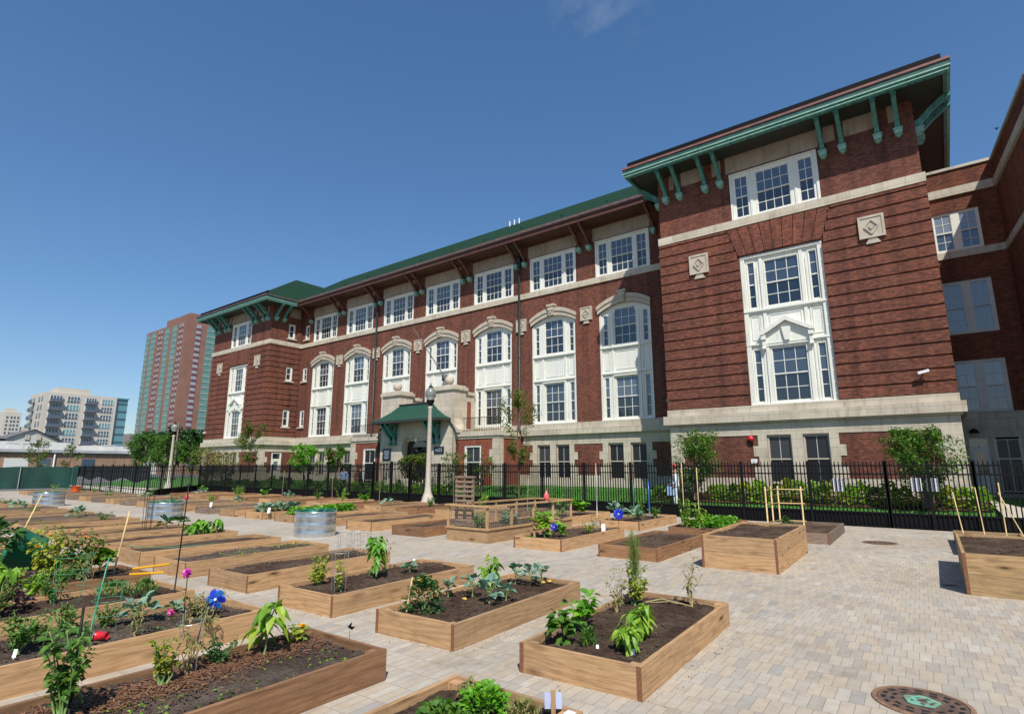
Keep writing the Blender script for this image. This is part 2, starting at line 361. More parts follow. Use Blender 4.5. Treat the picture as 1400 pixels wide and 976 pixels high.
# ------------------------------------------------------------------ setting: ground
def lawn_z(y):
    return .62 * min(1, max(0, (y - 22.5) / 5.0))
paverm = mat('concrete_pavers', (.5, .45, .38), .85, spec=.3); g = G(paverm); oc = g.coord()
mp = g.n('Mapping'); g.l(oc, mp.inputs[0]); mp.inputs['Rotation'].default_value = (0, 0, -R(1.93))
b1 = g.n('TexBrick', i_Scale=1.0); g.l(mp.outputs[0], b1.inputs['Vector'])
b1.inputs['Brick Width'].default_value = .098; b1.inputs['Row Height'].default_value = .295; b1.inputs['Mortar Size'].default_value = .0028; b1.inputs['Mortar Smooth'].default_value = .1
b1.inputs['Color1'].default_value = (0, 0, 0, 1); b1.inputs['Color2'].default_value = (1, 1, 1, 1); b1.inputs['Mortar'].default_value = (.5, .5, .5, 1)
pc = g.ramp(b1.outputs[0], [(0, (.37, .345, .305)), (.2, (.435, .39, .325)), (.42, (.465, .405, .32)), (.6, (.46, .42, .35)), (.8, (.405, .38, .335)), (.93, (.505, .465, .39)), (1, (.345, .33, .305))])
big = g.noise(oc, .5, 5, .6); pc = g.mix(pc, (.86, .83, .79), g.ramp(big, [(.4, (.9, .9, .9)), (.65, (0, 0, 0))]), 'MULTIPLY')
sm = g.noise(oc, 7, 6, .7); pc = g.mix(pc, (.84, .80, .76), g.ramp(sm, [(.35, (.8, .8, .8)), (.6, (0, 0, 0))]), 'MULTIPLY')
st1 = g.noise(oc, 1.7, 7, .7); pc = g.mix(pc, (.72, .66, .58), g.ramp(st1, [(.56, (0, 0, 0)), (.72, (.8, .8, .8))]), 'MULTIPLY')
spk = g.n('TexVoronoi', i_Scale=5.0); g.l(oc, spk.inputs['Vector']); pc = g.mix(pc, (.25, .2, .15), g.ramp(spk.outputs['Distance'], [(.03, (.7, .7, .7)), (.07, (0, 0, 0))]))
pc = g.mix(pc, (.20, .17, .14), g.math('MULTIPLY', b1.outputs[1], .85))
g.col(pc); g.bump(g.math('SUBTRACT', 1.0, b1.outputs[1]), .4, .004)
dirtm = noisy('street_asphalt', (.16, .155, .15), (.11, .105, .10), .4, .9, bump=.2)
lawnm = noisy('lawn_turf', (.035, .12, .012), (.06, .17, .02), 1.5, .9, bump=.8, bscale=60)
plantbed = soil_mat('planting_bed_soil', (.10, .055, .03), (.06, .035, .02), (.18, .1, .06))
def sheet(name, pts, z, m):
    mb = MB(); mb.add([(x, y, z) for x, y in pts], [tuple(range(len(pts)))]); return tag(mb.build(name, m), kind='structure')
sheet('ground', [(-1500, -1500), (1500, -1500), (1500, 1500), (-1500, 1500)], -.012, dirtm)
sheet('plaza_paving', [(-57.6, -25), (16, -25), (16, 20.45), (-46, 20.45), (-38.3, 14.2), (-57.2, 15.8)], 0, paverm)
mb = MB(); ys = [20.65, 21.5, 22.5, 23.5, 24.5, 25.5, 26.5, 27.5, 30.25]; xs = np.linspace(-75, 8, 60)
vs = [(x, y, .02 + lawn_z(y) + .02 * math.sin(x * 1.7 + y)) for y in ys for x in xs]; n = len(xs)
fs = [(j * n + i, j * n + i + 1, (j + 1) * n + i + 1, (j + 1) * n + i) for j in range(len(ys) - 1) for i in range(n - 1)]
mb.add(vs, fs); tag(mb.build('lawn_ground', lawnm, smooth=True), kind='structure')
sheet('street_sidewalk', [(-75, 17), (-47, 20.3), (-47, 20.6), (-75, 20.6)], .006, M['concrete'])
sheet('sidewalk_path', [(-58, 16.1), (-38.6, 14.7), (-46.6, 20.3), (-75, 20.3)], .012, M['concrete'])
# walk beside the east wing
mb = MB(); mb.add([(1.3, 20.7, .05), (3.0, 20.7, .05), (3.0, 30.2, .74), (.9, 30.2, .74), (1.0, 26.5, .60)], [(0, 1, 2, 3, 4)])
tag(mb.build('entrance_path', 'concrete'), kind='structure')
# planting bed strip against the near pavilion
mb = MB(); vs = []; xs = np.linspace(-11, 1.0, 40)
for y in np.linspace(24.6, 26.95, 7):
    for x in xs: vs.append((x, y, .06 + lawn_z(y) + random.uniform(-.015, .03)))
n = len(xs); mb.add(vs, [(j * n + i, j * n + i + 1, (j + 1) * n + i + 1, (j + 1) * n + i) for j in range(6) for i in range(n - 1)])
tag(mb.build('planting_soil', plantbed), kind='structure')
mb = MB(); vs = []; xs = np.linspace(-33, -20, 40)
for y in np.linspace(21.2, 23.4, 7):
    for x in xs: vs.append((x, y, .05 + lawn_z(y) + random.uniform(-.015, .03)))
mb.add(vs, [(j * n + i, j * n + i + 1, (j + 1) * n + i + 1, (j + 1) * n + i) for j in range(6) for i in range(n - 1)])
tag(mb.build('planting_soil', plantbed), kind='structure')
# grass blades on the visible part of the lawn
def blades(x0, x1, y0, y1, N, h):
    x = rng.uniform(x0, x1, N); y = rng.uniform(y0, y1, N); a = rng.uniform(0, 6.28, N); hh = rng.uniform(.5, 1, N) * h
    v = []; f = []
    for i in range(N):
        z = .02 + lawn_z(y[i]); dx = math.cos(a[i]) * .02; dy = math.sin(a[i]) * .02; k = len(v)
        v += [(x[i] - dx, y[i] - dy, z), (x[i] + dx, y[i] + dy, z), (x[i] + dy * 1.5, y[i] - dx, z + hh[i])]; f.append((k, k + 1, k + 2))
    return v, f
mb = MB(); v, f = blades(-24, 4, 20.8, 27, 26000, .07); mb.add(v, f)
v, f = blades(-50, -24, 20.8, 27.5, 9000, .08); mb.add(v, f)
tag(mb.build('lawn_grass', leaf_mat('grass_blade', [(.03, .14, .01), (.06, .22, .015), (.10, .28, .02)])), 'mown green grass between the black fence and the school wall', 'grass', kind='stuff')

# ------------------------------------------------------------------ school building
CX = -29.93; YP = 27.0; YM = 30.2; PL = 11.25
bays = [CX + 5.12 * k for k in range(-3, 4)]
school = empty('school_building', (CX, 28, 0), 'long red brick school with limestone belts, white bay windows and green eaves', 'building')
def B(mb, name, mats, smooth=False, label=None):
    o = mb.build(name, mats, school, smooth)
    if label: o['label'] = label
    return o
def wallgrid(mb, fr, u0, u1, z0, z1, holes, depth=.28, m=0):
    us = sorted(set([u0, u1] + [h[0] for h in holes] + [h[1] for h in holes])); zs = sorted(set([z0, z1] + [h[2] for h in holes] + [h[3] for h in holes]))
    us = [u for u in us if u0 <= u <= u1]; zs = [z for z in zs if z0 <= z <= z1]
    for i in range(len(us) - 1):
        for j in range(len(zs) - 1):
            uc = (us[i] + us[i + 1]) / 2; zc = (zs[j] + zs[j + 1]) / 2
            if any(h[0] < uc < h[1] and h[2] < zc < h[3] for h in holes): continue
            mb.add([fr(us[i], 0, zs[j]), fr(us[i + 1], 0, zs[j]), fr(us[i + 1], 0, zs[j + 1]), fr(us[i], 0, zs[j + 1])], [(0, 1, 2, 3)], m)
    for h in holes:
        a, b, c, d = h[:4]
        open_top = len(h) > 4
        for (p, q, r, t) in (((a, c), (a, d), 0, 0), ((b, c), (b, d), 0, 0), ((a, c), (b, c), 0, 0)) + (() if open_top else (((a, d), (b, d), 0, 0),)):
            mb.add([fr(p[0], 0, p[1]), fr(q[0], 0, q[1]), fr(q[0], depth, q[1]), fr(p[0], depth, p[1])], [(0, 1, 2, 3)], m)
frY = lambda y0: (lambda u, d, z: (u, y0 + d, z))          # faces -Y
frXp = lambda x0: (lambda u, d, z: (x0 - d, u, z))         # faces +X
frXm = lambda x0: (lambda u, d, z: (x0 + d, u, z))         # faces -X
ARC0, ARC1 = 11.1, 11.62
def arc(x, hw, z0, z1): return z0 + (z1 - z0) * (1 - (x / hw) ** 2)
TOPZ = 17.0
# main wing wall
holes = []
for c in bays:
    holes += [(c - 1.7, c + 1.7, 4.53, 12.3, 1), (c - 1.86, c + 1.86, 13.56, 15.98), (c - 1.32, c - .33, 1.05, 3.17), (c + .12, c + 1.11, 1.05, 3.17)]
for s in (-1, 1):
    xa = CX + s * 18.3
    for z0, z1 in ((5.5, 7.1), (9.85, 11.2), (13.98, 15.4)): holes.append((xa - .36, xa + .36, z0, z1))
mb = MB(); wallgrid(mb, frY(YM), -49.15, -10.7, .3, TOPZ, holes)
for c in bays:                                              # brick over the segmental arches
    N = 14
    for i in range(N):
        xa = -1.7 + 3.4 * i / N; xb = -1.7 + 3.4 * (i + 1) / N
        za, zb = arc(xa, 1.7, ARC0, ARC1), arc(xb, 1.7, ARC0, ARC1)
        mb.add([(c + xa, YM, za), (c + xb, YM, zb), (c + xb, YM, 12.3), (c + xa, YM, 12.3), (c + xa, YM + .28, za), (c + xb, YM + .28, zb)], [(0, 1, 2, 3), (0, 1, 5, 4)])
mb.box(-48, -12, YM + .6, YM + 12, .3, 16.9)                # body behind
B(mb, 'wall', 'brick')
# pavilions
def pavilion(x0, x1):
    c = (x0 + x1) / 2; mb = MB()
    hs = [(c - 1.77, c + 1.77, 4.5, 11.68), (c - 1.97, c + 1.97, 13.6, 16.05), (c - 1.22, c - .22, 1.05, 3.17), (c + .24, c + 1.24, 1.05, 3.17)]
    wallgrid(mb, frY(YP), x0, x1, .3, TOPZ, hs)
    sh = []
    for z0, z1 in ((5.5, 7.1), (9.85, 11.2), (13.98, 15.4)): sh.append((28.75, 29.47, z0, z1))
    right = x0 < -40
    wallgrid(mb, frXp(x1), YP, 51 if not right else YM, .3, TOPZ, (sh + [(28.0, 29.0, .65, 3.1)]) if right else [])
    wallgrid(mb, frXm(x0), YP, YM + 6 if right else YM, .3, TOPZ, [] if right else sh)
    mb.box(x0 + .4, x1 - .4, YP + .6, YM + 10, .3, 16.9)
    B(mb, 'wall', 'brick')
    # rusticated bands (real courses standing proud of the wall)
    mb = MB(); P = .075
    z = 4.56; k = 0
    while z < 13.1:
        z1 = min(z + .425, 13.17)
        for (a, b, side) in ((x0, c - 1.77, 0), (c + 1.77, x1, 1)):
            if z1 > 11.66:
                fan = 1.85 + max(0, (z - 11.6)) * .28
                a2, b2 = (a, c - fan) if side == 0 else (c + fan, b)
            else: a2, b2 = a, b
            a2 = a2 - P if (side == 0) else a2; b2 = b2 + P if side == 1 else b2
            mb.box(a2, b2, YP - P, YP + .001, z, z1)
        if right:
            hz = [(y0, y1) for (y0, y1, q0, q1) in sh if q0 < z1 and q1 > z]
            segs = [(YP, YM)] if not hz else [(YP, 28.72), (29.5, YM)]
            for (a, b) in segs: mb.box(x1 - .001, x1 + P, a, b, z, z1)
        else:
            mb.box(x0 - P, x0 + .001, YP, YM, z, z1); mb.box(x1 - .001, x1 + P, YP, YM + 3, z, z1)
        z += .50; k += 1
    # flat-arch fan of brick over the bay
    nb = 9
    for i in range(nb):
        t0 = -1 + 2 * i / nb; t1 = -1 + 2 * (i + 1) / nb; e = .012
        zt = 13.15
        mb.prism([(c + t0 * 1.78 + e, 11.74), (c + t1 * 1.78 - e, 11.74), (c + t1 * 2.25 - e * 1.5, zt), (c + t0 * 2.25 + e * 1.5, zt)], YP - P, YP + .001)
    B(mb, 'rusticated_brick_band', 'brick_band')
    # stone
    mb = MB()
    mb.box(x0 - .10, x1 + .10, YP - .10, YP + .002, 13.2, 13.6)
    mb.box(x0 - .10, x0 + .002, YP, YM + (4 if right else -.1), 13.2, 13.6); mb.box(x1 - .002, x1 + .10, YP, YM + (-.08 if right else 4), 13.2, 13.6)
    B(mb, 'sill_band', 'stone')
    mb = MB()
    for (a, b, p0) in ((3.18, 3.80, .03), (3.80, 4.22, .26), (4.22, 4.53, .10), (3.72, 3.8, .12)):
        mb.box(x0 - p0, x1 + p0, YP - p0, YP + .002, a, b)
        mb.box(x0 - p0, x0 + .002, YP, YM + (4 if right else -.13), a, b); mb.box(x1 - .002, x1 + p0, YP, YM + (-.13 if right else 3), a, b)
    B(mb, 'stone_belt', 'stone')
    mb = MB(); p = .035
    mb.box(x0 - p, x1 + p, YP - p, YP + .002, .3, 1.05)
    mb.box(x0 - p, c - 1.22, YP - p, YP + .002, 1.051, 1.3); mb.box(c + 1.24, x1 + p, YP - p, YP + .002, 1.051, 1.3)
    mb.box(x1 - .002, x1 + p, YP, 28.0 if right else YM, .3, 1.3)
    if right: mb.box(x1 - .002, x1 + p, 29.0, YM, .3, 1.3)
    if not right: mb.box(x0 - p, x0 + .002, YP, YM, .3, 1.3)
    B(mb, 'stone_plinth', 'stone')
    yq0, yq1 = YP - .03, YP + .002
    mb = MB()
    for a, b in ((c - 1.6, c - 1.22), (c - .22, c + .24), (c + 1.24, c + 1.6)): mb.box(a, b, yq0, yq1, 1.3 if abs((a + b) / 2 - c) > 1 else 1.05, 3.179)
    for zt in (1.32, 2.24): mb.box(c - 1.82, c - 1.601, yq0, yq1, zt, zt + .46); mb.box(c + 1.601, c + 1.82, yq0, yq1, zt, zt + .46)
    B(mb, 'window_surround', 'stone')
    for xe, s in ((x0, 1), (x1, -1)):
        mb = MB(); a, b = sorted((xe, xe + s * .62)); mb.box(a - (.03 if s > 0 else 0), b + (.03 if s < 0 else 0), yq0, yq1, 1.3, 3.179)
        for zt in (1.32, 2.24): a, b = sorted((xe + s * .621, xe + s * .86)); mb.box(a, b, yq0, yq1, zt, zt + .46)
        if right and s < 0 or not right:
            xx = (x1 - .002, x1 + .03) if s < 0 else (x0 - .03, x0 + .002)
            mb.box(*xx, YP, YP + .35, 1.3, 3.179); mb.box(*xx, YP + .351, YP + .6, 1.32, 1.78); mb.box(*xx, YP + .351, YP + .6, 2.24, 2.7)
        B(mb, 'corner_quoin', 'stone')
    mb = MB(); mb.box(c - 2.07, c + 2.07, YP - .05, YP + .002, 16.12, 16.98); B(mb, 'window_lintel', 'lintel')
    for a, b in ((-5.0, -4.75), (-4.35, -3.15), (-2.75, -2.3), (2.3, 2.75), (3.1, 4.3), (4.75, 5.0)): mb = MB(); mb.box(c + a, c + b, YP - .04, YP + .002, 16.2, 16.97); B(mb, 'frieze_panel', 'lintel')
    if right: mb = MB(); mb.box(x1 - .002, x1 + .04, YP + 1.75, YM - .3, 16.1, 16.97); B(mb, 'frieze_panel', 'lintel')
    return c
cR = pavilion(-10.72, .55); cL = pavilion(-60.4, -49.15)
# main wing stone
mb = MB(); mb.box(-49.05, -10.8, YM - .09, YM + .002, 13.17, 13.55); B(mb, 'sill_band', 'stone')
TX0, TX1, TY = -37.45, -22.42, 28.0
mb = MB()
for (xa, xb) in ((-49.12, TX0 - .3), (TX1 + .3, -10.73)):
    for (a, b, p0) in ((3.18, 3.79, .03), (3.79, 4.16, .24), (4.16, 4.5, .12)): mb.box(xa, xb, YM - p0, YM + .002, a, b)
mb.box(TX0 - .3, TX1 + .3, YM - .12, YM + .002, 4.16, 4.5)
B(mb, 'stone_belt', 'stone')
mb = MB()
xs = [-49.12] + [v for c in bays for v in (c - 1.32, c - .33, c + .12, c + 1.11)] + [-10.73]
mb.box(-49.12, -10.73, YM - .035, YM + .002, .3, 1.05)
for i in range(0, len(xs), 2): 
    if xs[i + 1] - xs[i] > 1: mb.box(xs[i], xs[i + 1], YM - .035, YM + .002, 1.051, 1.3)
B(mb, 'stone_plinth', 'stone')
for c in bays:
    mb = MB(); yq0, yq1 = YM - .03, YM + .002
    for a, b in ((-1.68, -1.32), (-.33, .12), (1.11, 1.45)): mb.box(c + a, c + b, yq0, yq1, 1.3 if abs(a) > 1 else 1.05, 3.179)
    for zt in (1.32, 2.24): mb.box(c - 1.92, c - 1.681, yq0, yq1, zt, zt + .46); mb.box(c + 1.451, c + 1.69, yq0, yq1, zt, zt + .46)
    if not TX0 < c < TX1: B(mb, 'window_surround', 'stone')
    mb = MB(); mb.box(c - 1.95, c + 1.95, YM - .05, YM + .002, 16.03, 16.86); B(mb, 'window_lintel', 'lintel')
# stone arches with keystones
def arch_mesh():
    mb = MB(); N = 18
    for (hw, zi0, zi1, zo0, zo1, p) in ((1.76, 11.1, 11.62, 11.34, 11.9, .10), (1.80, 11.34, 11.9, 11.58, 12.16, .16)):
        for i in range(N):
            xa = -hw + 2 * hw * i / N; xb = -hw + 2 * hw * (i + 1) / N
            v = []
            for x in (xa, xb):
                for z in (arc(x, hw, zi0, zi1), arc(x, hw, zo0, zo1)): v += [(x, -p, z), (x, 0.003, z)]
            mb.add(v, [(0, 4, 6, 2), (0, 1, 5, 4), (2, 6, 7, 3), (0, 2, 3, 1), (4, 5, 7, 6)])
    mb.prism([(-.17, 11.62), (.17, 11.62), (.26, 12.22), (-.26, 12.22)], -.27, 0)
    mb.box(-.3, .3, -.32, 0, 12.221, 12.36); mb.box(-.1, .1, -.31, -.25, 11.75, 12.1)
    mb.tube([(-.2, -.28, 11.95), (.2, -.28, 11.95)], .06, 8)
    return mb
a0 = B(arch_mesh(), 'stone_arch', 'stone_plain'); a0.location = (bays[0], YM, 0)
for c in bays[1:]: copy_tree(a0, school, (c, YM, 0))
# cartouches
def tile_mesh():
    mb = MB(); mb.box(-.37, .37, -.09, .01, -.42, .42)
    for s in (-1, 1): mb.box(s * .37 - .04, s * .37 + .04, -.12, 0, -.42, .42)
    mb.box(-.33, .33, -.12, 0, .34, .42); mb.box(-.33, .33, -.12, 0, -.42, -.35)
    d = .27
    for (a, b) in (((0, d), (d * .8, 0)), ((d * .8, 0), (0, -d)), ((0, -d), (-d * .8, 0)), ((-d * .8, 0), (0, d))): mb.bar((a[0], -.11, a[1]), (b[0], -.11, b[1]), .055, .05)
    mb.prism([(0, .12), (.1, 0), (0, -.12), (-.1, 0)], -.13, -.08)
    mb.prism([(-.12, -.42), (.12, -.42), (.24, -.62), (-.24, -.62)], -.08, .01)
    return mb
t0 = B(tile_mesh(), 'stone_cartouche', 'stone_plain'); t0.location = (cR - 3.68, YP - .05, 11.75); t0.scale = (1.15, 1, 1.2)
for (x, y, s) in [(cR + 3.68, YP - .05, 1.15), (cL - 3.68, YP - .05, 1.15), (cL + 3.68, YP - .05, 1.15)] + [(CX + 5.12 * k, YM, 1.0) for k in (-2.5, -1.5, -.5, .5, 1.5, 2.5)]:
    o = copy_tree(t0, school, (x, y, 11.75 if s > 1 else 11.32)); o.scale = (s, 1, s * 1.03)
# ---- windows
def sash(fr, gu, gl, x0, x1, z0, z1, cols, ru, rl, y, mw=.028, mid=None, fw=.045):
    """double-hung glass between x0..x1,z0..z1; y = glass plane"""
    mid = mid or (z0 + z1) / 2
    gu.add([(x0, y, mid), (x1, y, mid), (x1, y, z1), (x0, y, z1)], [(0, 1, 2, 3)]); gl.add([(x0, y + .03, z0), (x1, y + .03, z0), (x1, y + .03, mid), (x0, y + .03, mid)], [(0, 1, 2, 3)])
    fr.box(x0, x1, y - .04, y + .02, mid - .028, mid + .028)
    for (a, b) in ((x0, x0 + fw * .5), (x1 - fw * .5, x1)): fr.box(a, b, y - .03, y + .02, z0, z1)
    fr.box(x0 + fw * .5, x1 - fw * .5, y - .03, y + .02, z0, z0 + fw); fr.box(x0 + fw * .5, x1 - fw * .5, y - .03, y + .02, z1 - fw * .7, z1)
    for i in range(1, cols):
        x = x0 + (x1 - x0) * i / cols; fr.box(x - mw / 2, x + mw / 2, y - .02, y + .005, mid + .028, z1 - fw * .7); fr.box(x - mw / 2, x + mw / 2, y + .008, y + .028, z0 + fw, mid - .028)
    for (a, b, r, yy) in ((mid, z1, ru, y), (z0, mid, rl, y + .028)):
        for i in range(1, r):
            z = a + (b - a) * i / r; fr.box(x0 + fw * .5, x1 - fw * .5, yy - .018, yy + .004, z - mw / 2, z + mw / 2)
def finish(fr, gu, gl, name, mats=('white', 'glass_up', 'glass_lo'), parent=school):
    o = fr.build(name, mats[0], parent)
    if gu.v: gu.build('upper_pane', mats[1], o)
    if gl.v: gl.build('lower_pane', mats[2], o)
    return o
def bay_unit(kind):
    fr, gu, gl = MB(), MB(), MB(); hw = 1.69 if kind == 'arch' else 1.76; top = 11.1 if kind == 'arch' else 11.67
    y = .14; gh = [(-.71, .71), (-1.47, -1.18), (1.18, 1.47)]
    zt = 11.3; hs = []
    for a, b in gh:
        z1t = 11.31 if abs(a + b) < .1 else (11.0 if kind == 'arch' else 11.35)
        hs += [(a, b, 4.66, 7.1), (a, b, 9.1, z1t)]
    wallgrid(fr, (lambda u, d, z: (u, y + d, z)), -hw, hw, 4.5, top if kind == 'flat' else 11.1, [(a, b, c, min(d, 11.1) if kind == 'arch' else d) + ((1,) if (kind == 'arch' and d > 11.1) else ()) for a, b, c, d in hs], .09)
    if kind == 'arch':
        N = 16
        for i in range(N):
            xa = -hw + 2 * hw * i / N; xb = xa + 2 * hw / N
            lo = 11.31 if -.72 < (xa + xb) / 2 < .72 else 11.1
            fr.add([(xa, y, lo), (xb, y, lo), (xb, y, max(lo, arc(xb, 1.7, ARC0, ARC1) + .02)), (xa, y, max(lo, arc(xa, 1.7, ARC0, ARC1) + .02))], [(0, 1, 2, 3)])
        for i in range(N):                                  # arched casing
            xa = -hw + 2 * hw * i / N; xb = xa + 2 * hw / N
            za, zb = arc(xa, 1.7, ARC0, ARC1), arc(xb, 1.7, ARC0, ARC1)
            fr.add([(xa, y - .07, za - .1), (xb, y - .07, zb - .1), (xb, y - .07, zb + .02), (xa, y - .07, za + .02), (xa, y, za - .1), (xb, y, zb - .1)], [(0, 1, 2, 3), (0, 1, 5, 4)])
    for (a, b, c, d) in hs:
        w = b - a; sash(fr, gu, gl, a, b, c, d, 3 if w > 1 else 1, 2, 2, y + .06, mid=c + (d - c) * .51)
        for (xx0, xx1) in ((a - .045, a), (b, b + .045)): fr.box(xx0, xx1, y - .025, y + .001, c - .05, d + .05)
        fr.box(a, b, y - .025, y + .001, d, d + .05)
        fr.box(a - .07, b + .07, y - .07, y + .001, c - .11, c - .04)
    for s in (-1, 1):                                       # pilasters / jambs
        fr.box(s * .86 - .07, s * .86 + .07, y - .06, y + .001, 4.5, 11.1 if kind == 'arch' else 11.6)
        a, b = sorted((s * 1.56, s * hw)); fr.box(a, b, y - .10, y + .001, 4.5, 11.05 if kind == 'arch' else 11.66)
        fr.box(s * 1.04 - .03, s * 1.04 + .03, y - .03, y + .001, 4.5, 11.1)
    for (z0, z1, p) in ((4.5, 4.56, .16), (7.30, 7.36, .12), (7.36, 7.43, .08), (8.84, 8.9, .09), (8.9, 8.98, .14)): fr.box(-hw + .002, hw - .002, y - p, y + .0015, z0, z1)
    for (a, b) in ((-.68, .68), (-1.48, -1.1), (1.1, 1.48)):   # panel mouldings
        for (p0, p1, q0, q1) in ((a, b, 7.55, 7.585), (a, b, 8.66, 8.695), (a, a + .035, 7.585, 8.66), (b - .035, b, 7.585, 8.66)): fr.box(p0, p1, y - .028, y + .001, q0, q1)
    if kind == 'flat':
        fr.box(-hw, hw, y - .12, y + .001, 11.55, 11.67)
        # pedimented hood over the centre window
        fr.prism([(-1.12, 7.82), (0, 8.47), (1.12, 7.82), (1.12, 7.72), (.97, 7.72), (0, 8.28), (-.97, 7.72), (-1.12, 7.72)], y - .30, y)
        fr.prism([(-.95, 7.72), (0, 8.27), (.95, 7.72), (.95, 7.2), (-.95, 7.2)], y - .10, y)
        for s in (-1, 1):
            fr.box(s * .98 - .10, s * .98 + .10, y - .26, y, 7.5, 7.72); fr.box(s * .98 - .07, s * .98 + .07, y - .2, y, 7.1, 7.5)
            fr.tube([(s * .98 - .08, y - .18, 7.1), (s * .98 + .08, y - .18, 7.1)], .07, 8)
        fr.prism([(-.10, 7.38), (.10, 7.38), (.2, 8.0), (-.2, 8.0)], y - .2, y)
    else:
        fr.box(-.8, .8, y - .12, y, 7.15, 7.22)
    return finish(fr, gu, gl, 'bay_window')
bw = bay_unit('arch'); bw.location = (bays[0], YM, 0)
for c in bays[1:]: copy_tree(bw, school, (c, YM, 0))
bf = bay_unit('flat'); bf.location = (cR, YP, 0); copy_tree(bf, school, (cL, YP, 0))
def triple(hw, z0, z1):
    fr, gu, gl = MB(), MB(), MB(); y = .06; sw = .30 if hw > 1.9 else .285
    cs = hw - .26 - 2 * sw + .29
    gh = [(-.72, .72, 4), (-(hw - .23), -(hw - .23) + .58, 2), (hw - .23 - .58, hw - .23, 2)]
    wallgrid(fr, (lambda u, d, z: (u, y + d, z)), -hw, hw, z0, z1, [(a, b, z0 + .12, z1 - .22) for a, b, k in gh], .08)
    for a, b, k in gh: sash(fr, gu, gl, a, b, z0 + .12, z1 - .22, k, 2, 2, y + .05, mid=z0 + .12 + (z1 - z0 - .34) * .5)
    for s in (-1, 1):
        a, b = sorted((s * (hw - .11), s * hw)); fr.box(a, b, y - .05, y + .001, z0, z1)
        fr.box(s * .98 - .06, s * .98 + .06, y - .035, y + .001, z0 + .05, z1 - .1)
    fr.box(-hw + .001, hw - .001, y - .08, y + .001, z1 - .07, z1); fr.box(-hw + .001, hw - .001, y - .06, y + .001, z0, z0 + .05)
    return finish(fr, gu, gl, 'triple_window')
tw = triple(1.95, 13.6, 16.05); tw.location = (cR, YP, 0); copy_tree(tw, school, (cL, YP, 0))
tm = triple(1.84, 13.56, 15.98); tm.location = (bays[0], YM, 0)
for c in bays[1:]: copy_tree(tm, school, (c, YM, 0))
def basement():
    fr, gu, gl = MB(), MB(), MB(); y = .12
    sash(fr, gu, gl, -.44, .44, 1.12, 3.10, 1, 1, 1, y, mid=2.12, fw=.03)
    mt = MB(); mt.box(-.011, .011, y - .01, y + .002, 1.15, 3.08)
    for s in (-1, 1): a, b = sorted((s * .44, s * .5)); fr.box(a, b, y - .06, y + .02, 1.05, 3.17)
    fr.box(-.44, .44, y - .06, y + .02, 3.10, 3.17); fr.box(-.44, .44, y - .06, y + .02, 1.05, 1.12)
    o = finish(fr, gu, gl, 'basement_window', ('stone_plain', 'screen_glass2', 'screen_glass')); mt.build('muntin', 'greyframe', o); return o
bm_ = basement(); bm_.location = (cR - .72, YP, 0)
copy_tree(bm_, school, (cR + .74, YP, 0))
for dx in (-.72, .74): copy_tree(bm_, school, (cL + dx, YP, 0))
for c in bays:
    if TX0 < c < TX1: continue
    for dx in (-.825, .615): copy_tree(bm_, school, (c + dx, YM, 0))
def narrow(z0, z1):
    fr, gu, gl = MB(), MB(), MB(); y = .05
    wallgrid(fr, (lambda u, d, z: (u, y + d, z)), -.36, .36, z0, z1, [(-.2, .2, z0 + .12, z1 - .14)], .08)
    sash(fr, gu, gl, -.2, .2, z0 + .12, z1 - .14, 1, 1, 1, y + .05)
    return fr, gu, gl
for z0, z1 in ((5.5, 7.1), (9.85, 11.2), (13.98, 15.4)):
    for (loc, rz) in (((CX - 18.3, YM, 0), 0), ((CX + 18.3, YM, 0), 0), ((-49.15, 29.11, 0), 90), ((-10.72, 29.11, 0), -90)):
        o = finish(*narrow(z0, z1), 'narrow_window'); o.location = loc; o.rotation_euler.z = R(rz)
        sl = MB(); sl.box(-.48, .48, -.13, .04, z0 - .13, z0 - .002); s2 = sl.build('window_sill', 'stone_plain', o)
        s2.matrix_parent_inverse = Matrix.Identity(4)
        for ch in o.children: ch.matrix_parent_inverse = Matrix.Identity(4)
# side door of the far pavilion
fr, gu, gl = MB(), MB(), MB()
fr.box(-.5, -.36, .02, .1, .65, 3.1); fr.box(.36, .5, .02, .1, .65, 3.1); fr.box(-.36, .36, .02, .1, 2.45, 2.55); fr.box(-.36, .36, .02, .1, 3.02, 3.1); fr.box(-.36, .36, .03, .08, .65, 1.5); fr.box(-.36, -.22, .03, .08, 1.5, 2.45); fr.box(.22, .36, .03, .08, 1.5, 2.45); fr.box(-.22, .22, .03, .08, 2.3, 2.45)
gu.add([(-.36, .09, 2.55), (.36, .09, 2.55), (.36, .09, 3.02), (-.36, .09, 3.02)], [(0, 1, 2, 3)]); gl.add([(-.22, .07, 1.5), (.22, .07, 1.5), (.22, .07, 2.3), (-.22, .07, 2.3)], [(0, 1, 2, 3)])
o = finish(fr, gu, gl, 'side_door', ('white', 'glass_lo', 'glass_bright')); o.location = (-49.15, 28.5, 0); o.rotation_euler.z = R(90)
for ch in o.children: ch.matrix_parent_inverse = Matrix.Identity(4)

